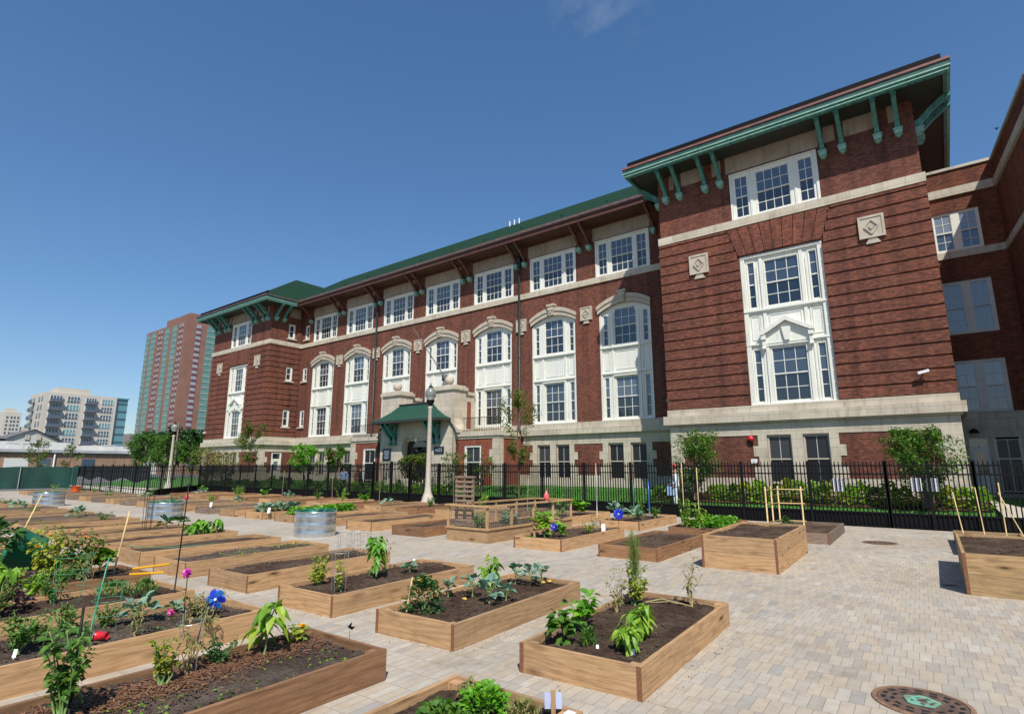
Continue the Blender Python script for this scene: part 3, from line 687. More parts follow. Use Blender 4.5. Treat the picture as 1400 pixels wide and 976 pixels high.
# ---- roofs and eaves
def hip(mb, x0, x1, y0, y1, z0, rx0, rx1, ry, rz):
    v = [(x0, y0, z0), (x1, y0, z0), (x1, y1, z0), (x0, y1, z0), (rx0, ry, rz), (rx1, ry, rz)]
    mb.add(v, [(0, 1, 5, 4), (1, 2, 5), (2, 3, 4, 5), (3, 0, 4)])
mb = MB(); mb.add([(-51, 28.72, 17.46), (-9, 28.72, 17.46), (-9, 36, 22.3), (-51, 36, 22.3), (-9, 43.4, 17.4), (-51, 43.4, 17.4)], [(0, 1, 2, 3), (3, 2, 4, 5)])
for xx in np.arange(-46, -12, 3.4): mb.box(xx - .05, xx + .05, 30.05, 30.2, 18.3, 18.5)
B(mb, 'roof', 'shingle')
ZT = 17.42
for (x0, x1) in ((-10.72, .55), (-60.4, -49.15)):
    ex0, ex1, ey = x0 - 1.3, x1 + 1.3, YP - 1.5; c = (x0 + x1) / 2
    mb = MB(); v = [(ex0, ey, ZT), (ex1, ey, ZT), (ex1, 52, ZT), (ex0, 52, ZT), (c, ey + 6.95, ZT + 4.62), (c, 52, ZT + 4.62)]
    
    if x0 > -40: v = [(a, b, ZT + (z - ZT) * .72) for a, b, z in v]
    mb.add(v, [(0, 1, 4), (1, 2, 5, 4), (0, 4, 5, 3)]); B(mb, 'roof', 'shingle')
    mb = MB(); mb.box(ex0 + .15, ex1 - .2, ey + .25, ey + .33, ZT + .02, ZT + .42); B(mb, 'roof_kerb', 'blackplate')  # dark kerb along the roof edge, set back from the gutter
    mb = MB(); mb.box(ex0 + .1, ex1 - .1, ey + .1, 52, 16.98, 17.04); B(mb, 'soffit', 'soffit_dark')
    mb = MB()
    ybk = 30.2 if x0 < -40 else 36
    for (p, z0, z1, gm) in ((.0, 17.13, 17.34, 1), (-.03, 17.07, 17.13, 2), (.05, 16.98, 17.07, 0), (.02, 16.94, 16.98, 2), (.10, 16.88, 16.94, 0)):  # thin pale strips paint the highlights along the dark fascia
        mb.box(ex0 + p, ex1 - p, ey + p, ey + p + .12, z0, z1, gm)
        mb.box(ex1 - p - .12, ex1 - p, ey + p + .12, 28.66 if x0 < -40 else 52, z0, z1, gm); mb.box(ex0 + p, ex0 + p + .12, ey + p + .12, 36 if x0 < -40 else 28.66, z0, z1, gm)
    B(mb, 'eave_fascia', ['green', 'greendark', 'greenlight'])
    mb = MB(); p = -.05
    mb.box(ex0 + p, ex1 - p, ey + p, ey + .1, 17.341, 17.44); mb.box(ex1 - .1, ex1 - p, ey + .1, 28.6 if x0 < -40 else 52, 17.341, 17.44); mb.box(ex0 + p, ex0 + .1, ey + .1, 36 if x0 < -40 else 28.6, 17.341, 17.44)
    B(mb, 'gutter', 'gutter_red' if x0 > -40 else 'gutter')
mb = MB(); mb.box(-47.8, -12.1, 28.8, 30.2, 17.0, 17.05); mb.box(-47.8, -12.1, 28.72, 28.84, 16.92, 17.14); mb.box(-47.8, -12.1, 28.68, 28.8, 17.141, 17.2)
B(mb, 'soffit', 'soffit_brown')
mb = MB(); mb.box(-47.8, -12.05, 28.6, 28.78, 17.26, 17.42); mb.box(-47.8, -12.05, 28.66, 28.78, 17.201, 17.259); B(mb, 'gutter', 'gutter')
def bracket(mat1, mat2, out=1.28, w=.17):
    mb = MB()
    mb.prism([(0, 0), (1, 0)], 0, 0) if False else None
    # side profile in (y,z): foot at wall, curved strut to the eave
    pr = [(-.0, 15.85), (-.20, 15.85), (-.28, 15.98), (-.66, 16.36), (-out + .12, 16.73), (-out, 16.75), (-out, 16.96), (-out + .2, 16.96), (-.6, 16.58), (-.16, 16.16), (0, 16.12)]
    n = len(pr); vs = [(-w / 2, y, z) for y, z in pr] + [(w / 2, y, z) for y, z in pr]
    mb.add(vs, [tuple(range(n)), tuple(range(2 * n - 1, n - 1, -1))] + [(i, (i + 1) % n, n + (i + 1) % n, n + i) for i in range(n)])
    mb.box(-w / 2 - .015, w / 2 + .015, -out - .02, -out + .16, 16.78, 16.95)
    mb.box(-w / 2 - .02, w / 2 + .02, -.3, 0, 15.80, 15.86)
    o = B(mb, 'eave_bracket', mat1)
    m2 = MB(); m2.box(-.14, .14, -.28, 0, 15.52, 15.79); m2.box(-.17, .17, -.32, 0, 15.70, 15.76); m2.prism([(-.12, 15.52), (.12, 15.52), (.05, 15.42), (-.05, 15.42)], -.2, 0); m2.build('bracket_foot', mat2, o)
    return o
gb = bracket('green', 'greenlight'); gb.location = (cR - 5.18, YP, 0)
for dx in (-4.43, -3.1, -2.35, 2.23, 3.0, 4.33, 5.06): copy_tree(gb, school, (cR + dx, YP, 0))
for dx in (-5.18, -4.43, -3.1, -2.35, 2.23, 3.0, 4.33, 5.06): copy_tree(gb, school, (cL + dx, YP, 0))
for x, rz in ((-49.15, 90), (.55, 90), (-60.4, -90), (-10.72, -90)):
    for yy in (YP + .35, YP + 1.15):
        o = copy_tree(gb, school, (x, yy, 0)); o.rotation_euler.z = R(rz)
bb = bracket('brown', 'greenlight', 1.32, .15); bb.location = (bays[0] - 2.2, YM, 0)
for c in bays: 
    for s in (-1, 1):
        if c == bays[0] and s < 0: continue
        copy_tree(bb, school, (c + s * 2.2, YM, 0))
for x in (CX - 7.62, CX + 7.62):
    mb = MB(); mb.tube([(x, 30.0, 4.0), (x, 30.0, 16.3), (x, 29.6, 16.7), (x, 28.9, 17.1)], .075, 8)
    for z in (6, 9, 12, 15): mb.tube([(x, 30.0, z), (x, 30.0, z + .08)], .095, 8)
    mb.box(x - .12, x + .12, 29.86, 30.1, 15.9, 16.3)
    B(mb, 'downspout', 'dspout', True)
# roof vents
mb = MB()
for x in (-27.4, -26.9, -26.4): mb.tube([(x + 6.1 - 6, 35.4, 21.6), (x + 6.1 - 6, 35.4, 22.35)], .05, 8)
B(mb, 'roof_vent_pipe', 'plastic_white')
mb = MB(); mb.tube([(-60.0, 31.0, 17.5), (-60.0, 31.0, 20.6)], .35, 10); B(mb, 'chimney_pipe', 'brown')

# ---- entrance block with terrace
mb = MB(); wallgrid(mb, frY(TY), TX0, TX1, .3, 3.78, [(CX - 6.0, CX - 4.55, .7, 3.17), (CX + 4.55, CX + 6.0, .7, 3.17), (CX - 1.9, CX + 1.9, .3, 3.78)])
wallgrid(mb, frXp(TX1), TY, YM, .3, 3.78, []); wallgrid(mb, frXm(TX0), TY, YM, .3, 3.78, [])
B(mb, 'porch_wall', 'brick_red')
mb = MB()
mb.box(TX0 - .12, TX1 + .12, TY - .12, YM - .13, 3.78, 4.05); mb.box(TX0 - .05, TX1 + .05, TY - .05, YM - .25, 3.62, 3.779)
for xe, s in ((TX0, 1), (TX1, -1)):
    a, b = sorted((xe - s * .03, xe + s * .55)); mb.box(a, b, TY - .03, TY + .01, .3, 3.619)
    for zt in (1.4, 2.4): a, b = sorted((xe + s * .551, xe + s * .8)); mb.box(a, b, TY - .03, TY + .01, zt, zt + .5)
    xx = sorted((xe, xe - s * .03)); mb.box(xx[0], xx[1], TY, TY + .4, .3, 3.619)
B(mb, 'terrace_coping', 'stone')
for s in (-1, 1):
    fr, gu, gl = MB(), MB(), MB(); x = CX + s * 5.275
    sash(fr, gu, gl, x - .6, x + .6, .8, 3.07, 2, 1, 1, TY + .1, mid=2.1, mw=.022)
    for q in (-1, 1): a, b = sorted((x + q * .6, x + q * .72)); fr.box(a, b, TY + .02, TY + .14, .7, 3.17)
    fr.box(x - .6, x + .6, TY + .02, TY + .14, 3.07, 3.17)
    finish(fr, gu, gl, 'porch_window', ('white', 'screen_glass2', 'screen_glass'))
# stone entrance front, with door recess
mb = MB()
wallgrid(mb, frY(TY - .25), CX - 3.75, CX + 3.75, .3, 4.6, [(CX - 1.35, CX + 1.35, .3, 3.85)], .6)
mb.prism([(CX - 1.36, 3.3), (CX - 1.36, 3.86), (CX - .95, 3.86)], TY - .24, TY + .3); mb.prism([(CX + 1.36, 3.3), (CX + 1.36, 3.86), (CX + .95, 3.86)], TY - .24, TY + .3)
for s in (-1, 1):
    a, b = sorted((CX + s * 3.75, CX + s * 3.7)); mb.box(a, b, TY - .25, TY, .3, 4.6)
mb.box(CX - 1.75, CX + 1.75, TY - .24, TY + .3, 4.6, 6.2)
B(mb, 'entrance_front', 'stone')
for s in (-1, 1):
    mb = MB(); xa, xb = sorted((CX + s * 1.68, CX + s * 3.72))
    pr = [(xa, 4.0), (xb, 4.0), (xb, 7.0), (xa, 7.0)]
    mb.box(xa, xb, TY - .22, TY + 1.0, 4.05, 7.0); mb.box(xa + .12, xb - .12, TY + 1.0, YM - .16, 4.05, 6.75)
    mb.box(xa - .12, xb + .12, TY - .34, TY + 1.1, 7.0, 7.22); mb.box(xa, xb, TY - .24, TY + 1.0, 7.221, 7.34)
    mb.box(xa + .03, xb - .03, TY + 1.1, YM - .16, 6.75, 6.98)
    # scroll foot on the terrace side
    e = xb if s > 0 else xa
    prf = [(e, 4.05), (e + s * .55, 4.05), (e + s * .55, 4.25), (e + s * .3, 4.35), (e + s * .12, 4.6), (e, 5.0)]
    mb.prism(prf if s > 0 else prf[::-1], TY - .2, TY + .7)
    o = B(mb, 'entrance_pier', 'stone')
    m2 = MB(); q = (xb - .12 if s > 0 else xa + .12); xx = sorted((q, q + s * .012))
    m2.box(xx[0], xx[1], TY + 1.25, YM - .55, 4.4, 6.3); m2.build('brick_inset', 'brick_red', o)
    mb = MB(); mb.sphere(((xa + xb) / 2, TY + .35, 7.34 + .42), .34, 16); mb.lathe([(.3, 0), (.3, .06), (.16, .12), (.16, .2)], ((xa + xb) / 2, TY + .35, 7.34), 14); B(mb, 'ball_finial', 'stone_plain', True)
# canopy
mb = MB(); ex, ey, ez = 3.5, TY - 1.45, 5.0
prof = [(0, 6.25, TY - .2, 1.65), (0, 5.72, TY - .62, 2.2), (0, 5.28, TY - 1.05, 2.9), (0, 5.03, ey, ex)]
for i in range(3):
    _, z0, y0, w0 = prof[i]; _, z1, y1, w1 = prof[i + 1]
    mb.add([(CX - w0, y0, z0), (CX + w0, y0, z0), (CX + w1, y1, z1), (CX - w1, y1, z1), (CX - w0, TY - .2, z0), (CX - w1, TY - .2, z1), (CX + w0, TY - .2, z0), (CX + w1, TY - .2, z1)], [(0, 1, 2, 3), (0, 3, 5, 4), (1, 6, 7, 2)])
B(mb, 'canopy_roof', noisy('green_canopy_shingle', (.014, .05, .036), (.03, .088, .062), 16, .95, bump=.6, bscale=12, spec=.1))
mb = MB(); mb.box(CX - 1.72, CX + 1.72, TY - .32, TY - .12, 6.2, 6.3); mb.box(CX - ex, CX + ex, ey, ey + .1, 4.86, 5.02); mb.box(CX - ex, CX - ex + .1, ey + .1, TY - .26, 4.86, 5.02); mb.box(CX + ex - .1, CX + ex, ey + .1, TY - .26, 4.86, 5.02); mb.box(CX - ex + .1, CX + ex - .1, ey + .1, TY - .26, 4.95, 5.0)
B(mb, 'canopy_fascia', 'soffit_dark')
for s in (-1, 1):
    for dx in (1.95, 2.45):
        mb = MB(); x = CX + s * dx
        mb.bar((x, TY - .28, 3.75), (x, TY - 1.3, 4.82), .16, .2); mb.bar((x, TY - .34, 3.5), (x, TY - .34, 4.85), .16, .14); mb.bar((x, TY - .3, 4.78), (x, TY - 1.35, 4.78), .16, .12)
        mb.box(x - .12, x + .12, TY - .5, TY - .25, 3.35, 3.52)
        B(mb, 'canopy_bracket', noisy('teal_bracket_paint', (.05, .26, .22), (.03, .16, .14), 4, .5))
mb = MB()
for x0, x1 in ((-1.3, -.05), (.05, 1.3)):
    x0 += CX; x1 += CX; mb.box(x0, x0 + .16, TY + .28, TY + .34, .95, 3.2); mb.box(x1 - .16, x1, TY + .28, TY + .34, .95, 3.2); mb.box(x0, x1, TY + .28, TY + .34, .95, 1.5); mb.box(x0, x1, TY + .28, TY + .34, 3.0, 3.2)
o = B(mb, 'entrance_door', mat('dark_door_paint', (.02, .012, .01), .5))
m2 = MB(); m2.add([(CX - 1.34, TY + .335, .3), (CX + 1.34, TY + .335, .3), (CX + 1.34, TY + .335, 3.85), (CX - 1.34, TY + .335, 3.85)], [(0, 1, 2, 3)]); m2.build('door_glass', 'glass_lo', o)
mb = MB(); mb.lathe([(.02, .2), (.1, .12), (.12, 0), (.1, -.12), (.02, -.2)], (CX, TY - .1, 3.72), 10); B(mb, 'porch_lamp', mat('lamp_globe', (.8, .78, .7), .3), True)
mb = MB()
for i in range(6): mb.box(CX - 2.4, CX + 2.4, TY - .3 - .32 * (i + 1), TY - .3 - .32 * i, .2, 1.0 - .14 * i)
B(mb, 'entrance_steps', 'stone_side')
def text(body, size, loc, m, parent, name='lettering', depth=.004):
    cu = bpy.data.curves.new('txt', 'FONT'); cu.body = body; cu.size = size; cu.align_x = 'CENTER'; cu.align_y = 'CENTER'; cu.extrude = depth
    to = bpy.data.objects.new('txt', cu); COL.objects.link(to); bpy.context.view_layer.update()
    me = bpy.data.meshes.new_from_object(to); bpy.data.objects.remove(to)
    me.materials.clear(); me.materials.append(M[m]); o = bpy.data.objects.new(name, me); COL.objects.link(o)
    me.transform(Matrix.Translation(loc) @ Matrix.Rotation(R(90), 4, 'X')); par(o, parent); return o
M['plaquetext'] = mat('pale_letter_paint', (.35, .4, .48), .5)
yp = TY - .25
mb = MB(); mb.box(CX - 3.35, CX - 2.45, yp - .05, yp - .002, 2.26, 3.12); pl = B(mb, 'wall_plaque', mat('navy_plaque', (.012, .018, .035), .4))
mb = MB()
for i, w in enumerate((.6, .5, .62, .4, .55, .45)): mb.box(CX - 2.9 - w / 2, CX - 2.9 + w / 2, yp - .056, yp - .05, 2.95 - i * .11, 2.99 - i * .11)
mb.build('lettering', 'plaquetext', pl)
mb = MB(); mb.box(CX + 2.0, CX + 2.92, yp - .05, yp - .002, 2.68, 3.16); pl = B(mb, 'number_plaque', mat('navy_number_plaque', (.014, .018, .03), .4))
text('4525', .34, (CX + 2.46, yp - .056, 2.92), 'plaquetext', pl)
# iron railings on the terrace
def railing(x0, x1, y, z, h=.95, name='terrace_railing'):
    mb = MB(); mb.tube([(x0, y, z + h), (x1, y, z + h)], .022, 6); mb.tube([(x0, y, z + .12), (x1, y, z + .12)], .018, 6)
    n = int((x1 - x0) / .14)
    for i in range(n + 1): x = x0 + (x1 - x0) * i / n; mb.box(x - .009, x + .009, y - .009, y + .009, z, z + h)
    return mb
B(railing(CX + 4.3, TX1, TY + .1, 4.05), 'terrace_railing', 'black'); B(railing(TX0, CX - 4.3, TY + .1, 4.05), 'terrace_railing', 'black')
# curved stair railings in front of the porch
mb = MB()
for s in (-1, 1):
    for dx in (2.5,):
        x = CX + s * dx; pts = [(x, TY - .3, 2.0), (x, TY - 1.0, 1.95), (x, TY - 1.8, 1.6), (x, TY - 2.4, 1.2), (x, TY - 2.6, .5)]; mb.tube(pts, .03, 6)
        for k in range(8): t = k / 8; y = TY - .3 - 2.1 * t; mb.box(x - .012, x + .012, y - .012, y + .012, .4, 2.0 - .7 * t * t)
for x0, x1 in ((CX - 6.8, CX - 2.6), (CX + 2.6, CX + 4.6)):
    r = railing(x0, x1, TY - 1.2, 1.0, .9); mb.add(r.v, r.f)
B(mb, 'stair_railing', 'black')
# drain pipes beside the porch
for s in (-1, 1):
    mb = MB(); x = CX + s * 3.9; mb.tube([(CX + s * 3.45, TY - .35, 4.85), (x, TY - .3, 4.3), (x + s * .15, TY - .16, 3.6), (x + s * .15, TY - .16, .5)], .05, 6); B(mb, 'drain_pipe', 'dspout', True)
# flagpole leaning out of the wall
mb = MB(); mb.tube([(-29.4, 30.15, 8.4), (-29.4, 26.72, 11.6)], [.045, .028], 8, 0); mb.sphere((-29.4, 26.68, 11.64), .06, 8); mb.box(-29.55, -29.25, 29.95, 30.2, 8.15, 8.6)
B(mb, 'flagpole', mat('dark_pole_paint', (.06, .07, .07), .5), True)

# ---- east wing at the right
wing = empty('school_wing', (3, 29, 0), 'tall shaded brick wing with paired grey windows joining the school at right', 'building')
def Wp(mb, name, m, smooth=False): return mb.build(name, m, wing, smooth)
YW, XW, YE = 30.2, 3.05, 24.0
XWf = lambda y: 3.05 + (YW - y) * .095
hs = [(.62, 2.36, 4.0, 6.2), (.62, 2.36, 7.34, 9.68), (.6, 2.33, 11.03, 12.87), (.78, 1.42, .74, 2.97), (1.58, 2.42, .74, 2.95)]
mb = MB(); wallgrid(mb, frY(YW), .55, XW, .3, 14.8, hs); wallgrid(mb, (lambda u, d, z: (XWf(u) + d, u, z)), YE, YW, .3, 14.8, []); wallgrid(mb, frY(YE), XWf(YE), 16, .3, 14.8, []); Wp(mb, 'wall', 'brick_light')
mb = MB(); mb.box(XW + 1.3, 16, YE + .5, 40, .3, 14.6); mb.box(.7, XW + .6, YW + .7, 40, .3, 14.6); Wp(mb, 'wall', 'brick_light')
mb = MB()
for (z0, z1, p) in ((10.72, 11.03, .06), (13.58, 13.95, .10), (14.8, 14.93, .07), (3.42, 3.98, .06), (3.98, 4.0, .1)):
    mb.box(.62, XW - p, YW - p, YW + .002 if z0 < 14 else YW + .35, z0, z1); 
    for k in range(6):
        ya, yb = YE + k * (YW - YE) / 6, YE + (k + 1) * (YW - YE) / 6; xa, xb = XWf(ya), XWf(yb); q = .002 if z0 < 14 else .35
        mb.add([(xa - p, ya, z0), (xa - p, ya, z1), (xb - p, yb, z1), (xb - p, yb, z0), (xa + q, ya, z0), (xa + q, ya, z1), (xb + q, yb, z1), (xb + q, yb, z0)], [(0, 1, 2, 3), (1, 5, 6, 2), (0, 3, 7, 4)])
Wp(mb, 'stone_band', 'stone_side')
mb = MB(); mb.box(.62, .78, YW - .03, YW + .002, .3, 3.42); mb.box(1.42, 1.58, YW - .03, YW + .002, .3, 3.42); mb.box(2.42, XW, YW - .03, YW + .002, .3, 3.42); mb.box(.78, 1.42, YW - .03, YW + .002, 2.97, 3.42); mb.box(1.58, 2.42, YW - .03, YW + .002, 2.95, 3.42)
mb.add([(XWf(YE) - .03, YE, .3), (XW - .03, YW - .03, .3), (XW - .03, YW - .03, 3.42), (XWf(YE) - .03, YE, 3.42)], [(0, 1, 2, 3)]); Wp(mb, 'stone_base', 'stone_side')
def pair_win(z0, z1):
    fr, gu, gl = MB(), MB(), MB(); w = .87; y = .06
    wallgrid(fr, (lambda u, d, z: (u, y + d, z)), -w, w, z0, z1, [(-.74, -.14, z0 + .1, z1 - .1), (.14, .74, z0 + .1, z1 - .1)], .08)
    for a, b in ((-.74, -.14), (.14, .74)): sash(fr, gu, gl, a, b, z0 + .1, z1 - .1, 2, 2, 2, y + .05, mw=.022)
    return fr, gu, gl
for z0, z1, gm, fm in ((4.0, 6.2, 'glass_bright', 'greyframe'), (7.34, 9.68, 'glass_bright', 'greyframe'), (11.03, 12.87, 'glass_bright', 'white')):
    o = finish(*pair_win(z0, z1), 'paired_window', (fm, gm, 'glass_bright' if z0 == 7.34 else 'glass_up'), wing); 
    for ch in o.children: ch.matrix_parent_inverse = Matrix.Identity(4)
    o.location = (1.49, YW, 0)
fr, gu, gl = MB(), MB(), MB()
fr.box(.78, .84, YW + .05, YW + .1, .74, 2.97); fr.box(1.36, 1.42, YW + .05, YW + .1, .74, 2.97); fr.box(.84, 1.36, YW + .05, YW + .1, 2.55, 2.62); fr.box(.84, 1.36, YW + .05, YW + .1, 2.9, 2.97); fr.box(.84, 1.36, YW + .06, YW + .09, .74, 1.5)
fr.box(.84, .95, YW + .06, YW + .09, 1.5, 2.55); fr.box(1.25, 1.36, YW + .06, YW + .09, 1.5, 2.55); fr.box(.95, 1.25, YW + .06, YW + .09, 2.4, 2.55); fr.box(1.08, 1.11, YW + .05, YW + .08, 1.5, 2.9)
gl.add([(.84, YW + .085, 1.5), (1.36, YW + .085, 1.5), (1.36, YW + .085, 2.9), (.84, YW + .085, 2.9)], [(0, 1, 2, 3)])
finish(fr, gu, gl, 'white_door', ('white', 'glass_lo', 'glass_lo'), wing)
fr, gu, gl = MB(), MB(), MB(); sash(fr, gu, gl, 1.64, 2.36, .8, 2.88, 2, 1, 1, YW + .08, mid=2.1)
fr.box(1.58, 1.64, YW + .02, YW + .1, .74, 2.95); fr.box(2.36, 2.42, YW + .02, YW + .1, .74, 2.95); finish(fr, gu, gl, 'ground_floor_window', ('greyframe', 'screen_glass2', 'screen_glass'), wing)
mb = MB(); mb.lathe([(.19, 0), (.18, .03), (.12, .12), (.02, .18)], (0, 0, 0), 14, 0); o = Wp(mb, 'wall_lantern', 'black', True); o.location = (1.0, YW - .15, 3.15)

# ---- small fittings on the walls
def bell(x, y, z, label):
    e = empty('alarm_bell', (x, y, z), label, 'alarm bell'); mb = MB()
    mb.lathe([(.13, 0), (.125, .04), (.09, .08), (.025, .10)], (0, 0, 0), 16, 0); o = mb.build('bell_dome', 'plastic_red', None, True); o.rotation_euler = (R(90), 0, 0); o.parent = e
    mb = MB(); mb.box(-.09, .09, -.02, .03, -.26, -.14); p = mb.build('horn_box', 'black'); p.parent = e
bell(-6.98, YP - .06, 3.04, 'red round alarm bell on the brick wall left of the basement windows')
def seccam(x, y, z, label):
    e = empty('security_camera', (x, y, z), label, 'camera'); mb = MB(); mb.bar((0, 0, 0), (0, -.2, -.02), .04); o = mb.build('mount_arm', 'plastic_white'); o.parent = e
    mb = MB(); mb.bar((-.18, -.24, -.05), (.18, -.26, .03), .1, .1); o = mb.build('camera_housing', 'plastic_white'); o.parent = e
seccam(-.34, YP - .06, 5.4, 'white security camera on the brick bands near the right corner'); seccam(-60.0, YP - .06, 5.25, 'small white security camera on the far pavilion left corner')
def flat_sign(name, x0, x1, y, z0, z1, m, label, cat='sign', group=None, lines=0):
    e = empty(name, ((x0 + x1) / 2, y, z0), label, cat, group); mb = MB(); mb.box(x0, x1, y - .012, y, z0, z1); mb.build('sheet', m, e)
    if lines:
        mb = MB()
        for i in range(lines):
            z = z1 - (i + 1) * (z1 - z0) / (lines + 1); mb.box(x0 + .03, x1 - .03 - random.random() * .06, y - .015, y - .012, z - .006, z + .006)
        mb.build('printed_lines', mat('ink', (.25, .27, .33), .7), e)
    return e
flat_sign('wall_sign', -7.05, -6.78, YP - .005, 1.95, 2.13, 'paper', 'small white sign on brick below the red alarm bell', lines=2)
YF = 20.55
flat_sign('notice_sheet', -2.96, -2.66, YF + .05, 1.02, 1.42, 'paper', 'white notice sheet tied to the fence right of the bamboo trellis', 'notice', lines=6)
flat_sign('notice_sheet', -.97, -.69, YF + .05, 1.08, 1.46, 'paper', 'left of the two white notice sheets side by side on the fence', 'notice', lines=6)
flat_sign('notice_sheet', -.57, -.29, YF + .05, 1.08, 1.46, 'paper', 'right of the two white notice sheets side by side on the fence', 'notice', lines=6)

# ------------------------------------------------------------------ iron fences
def iron_fence(A, Bp, label, name='iron_fence', sp=.108, kick=.42, h=1.88, panel=2.15, net=False, gate=None):
    A = Vector((*A, 0)); Bp = Vector((*Bp, 0)); d = Bp - A; L = d.length; ang = math.atan2(d.y, d.x)
    e = empty(name, A, label, 'fence'); e.rotation_euler.z = ang
    n = max(1, round(L / panel)); w = L / n
    mb = MB(); mb.box(-.042, .042, -.042, .042, 0, h + .03); mb.box(-.052, .052, -.052, .052, h + .03, h + .06); mb.prism([(-.03, h + .06), (.03, h + .06), (0, h + .1)], -.03, .03)
    post = mb.build('fence_post', 'black'); post.parent = e
    for i in range(1, n + 1): c = post.copy(); COL.objects.link(c); c.location = (i * w, 0, 0)
    mb = MB(); k = int(w / sp)
    for i in range(1, k): x = w * i / k; mb.box(x - .0155, x + .0155, -.0155, .0155, .1, h + .02); mb.prism([(x - .0155, h + .02), (x + .0155, h + .02), (x, h + .09)], -.008, .008)
    for z in (.40, h - .34, h - .09): mb.box(.035, w - .035, -.02, .02, z, z + .042)
    pn = mb.build('picket_panel', 'black'); pn.parent = e
    for i in range(1, n): c = pn.copy(); COL.objects.link(c); c.location = (i * w, 0, 0)
    if kick:
        mb = MB(); mb.box(.036, w - .036, .018, .026, .02, kick); kp = mb.build('kick_plate', 'blackplate'); kp.parent = e
        for i in range(1, n): c = kp.copy(); COL.objects.link(c); c.location = (i * w, 0, 0)
    if net:
        mb = MB(); m_ = 40
        v = [(L * i / m_, .03 + .02 * math.sin(i * 1.3), z) for i in range(m_ + 1) for z in (.95 + .12 * math.sin(i * .5), h - .02)]
        mb.add(v, [(2 * i, 2 * i + 2, 2 * i + 3, 2 * i + 1) for i in range(m_)]); p = mb.build('wind_screen', 'blacknet'); p.parent = e
    return e
iron_fence((-46.2, YF), (-25.4, YF), 'long black iron fence in front of the far half of the school')
iron_fence((-22.4, YF), (-1.55, YF), 'long black iron fence in front of the near half of the school')
iron_fence((.55, YF), (9.2, YF), 'short black iron fence behind the bean bed at right')
iron_fence((-1.52, YF), (.52, YF), 'black iron gate in the fence below the two notice sheets', 'iron_gate', panel=1.02)
iron_fence((-25.38, YF), (-22.42, YF), 'tall black iron gate in front of the porch beside the lamp post', 'iron_gate', panel=1.48, h=2.0)
iron_fence((-57.3, 15.7), (-38.3, 14.1), 'black iron fence hung with dark netting at the far left corner', kick=.12, net=True, panel=2.7, sp=.5)
iron_fence((-38.2, 14.1), (-46.1, YF), 'black iron fence slanting back to the lamp post at far left', panel=2.2, sp=.3)
# green windscreen fence
e = empty('screened_fence', (-57.9, 4, 0), 'chain fence covered with dark green windscreen cloth at far left', 'fence')
mb = MB(); m_ = 60; v = [(-57.9 + .05 * math.sin(i * .9) * (1 - j), 2 + 13.7 * i / m_, .12 + 1.68 * j + .03 * math.sin(i * .6) * j) for i in range(m_ + 1) for j in (0, .5, 1)]
mb.add(v, [(3 * i + j, 3 * i + 3 + j, 3 * i + 4 + j, 3 * i + 1 + j) for i in range(m_) for j in (0, 1)]); mb.build('screen_cloth', 'greenscreen', e, True)
for y in (2, 5.4, 8.8, 12.2, 15.6):
    mb = MB(); mb.tube([(-57.8, y, 0), (-57.8, y, 1.9)], .035, 8); mb.build('fence_post', 'wire', e)
mb = MB(); mb.box(-57.7, -56.6, 15.55, 15.62, .1, 1.9); mb.build('end_panel', 'greenscreen', e)

# ------------------------------------------------------------------ lamp posts
def lamp(x, y, h, label):
    e = empty('street_lamp', (x, y, 0), label, 'street lamp'); n = 16
    mb = MB(); mb.lathe([(.34, 0), (.34, .14), (.29, .2), (.27, .34), (.23, .42), (.17, .6), (.145, .9), (.135, 1.2), (.10, h - 1.35), (.115, h - 1.32), (.12, h - 1.26), (.10, h - 1.22)], n=n, flute=.06); p = mb.build('lamp_column', 'concrete', None, True); p.parent = e
    mb = MB(); mb.lathe([(.09, h - 1.22), (.12, h - 1.12), (.2, h - .98), (.21, h - .90), (.18, h - .88)], n=n); p = mb.build('lamp_collar', 'black', None, True); p.parent = e
    mb = MB(); mb.lathe([(.17, h - .88), (.26, h - .72), (.28, h - .58), (.24, h - .40), (.12, h - .27), (.05, h - .2)], n=n); p = mb.build('lamp_globe', 'lampglass', None, True); p.parent = e
    mb = MB(); mb.lathe([(.13, h - .27), (.10, h - .2), (.035, h - .15), (.02, h - .05), (.004, h)], n=10); p = mb.build('lamp_finial', 'black', None, True); p.parent = e
M['lampglass'] = mat('ribbed_lamp_glass', (.27, .29, .27), .25); M['lampglass'].node_tree.nodes['Principled BSDF'].inputs['Transmission Weight'].default_value = .35
lamp(-20.45, 19.95, 6.0, 'pale fluted concrete street lamp with acorn globe beside the porch gate')
lamp(-52.5, 20.9, 5.7, 'pale street lamp at far left behind the netted fence')

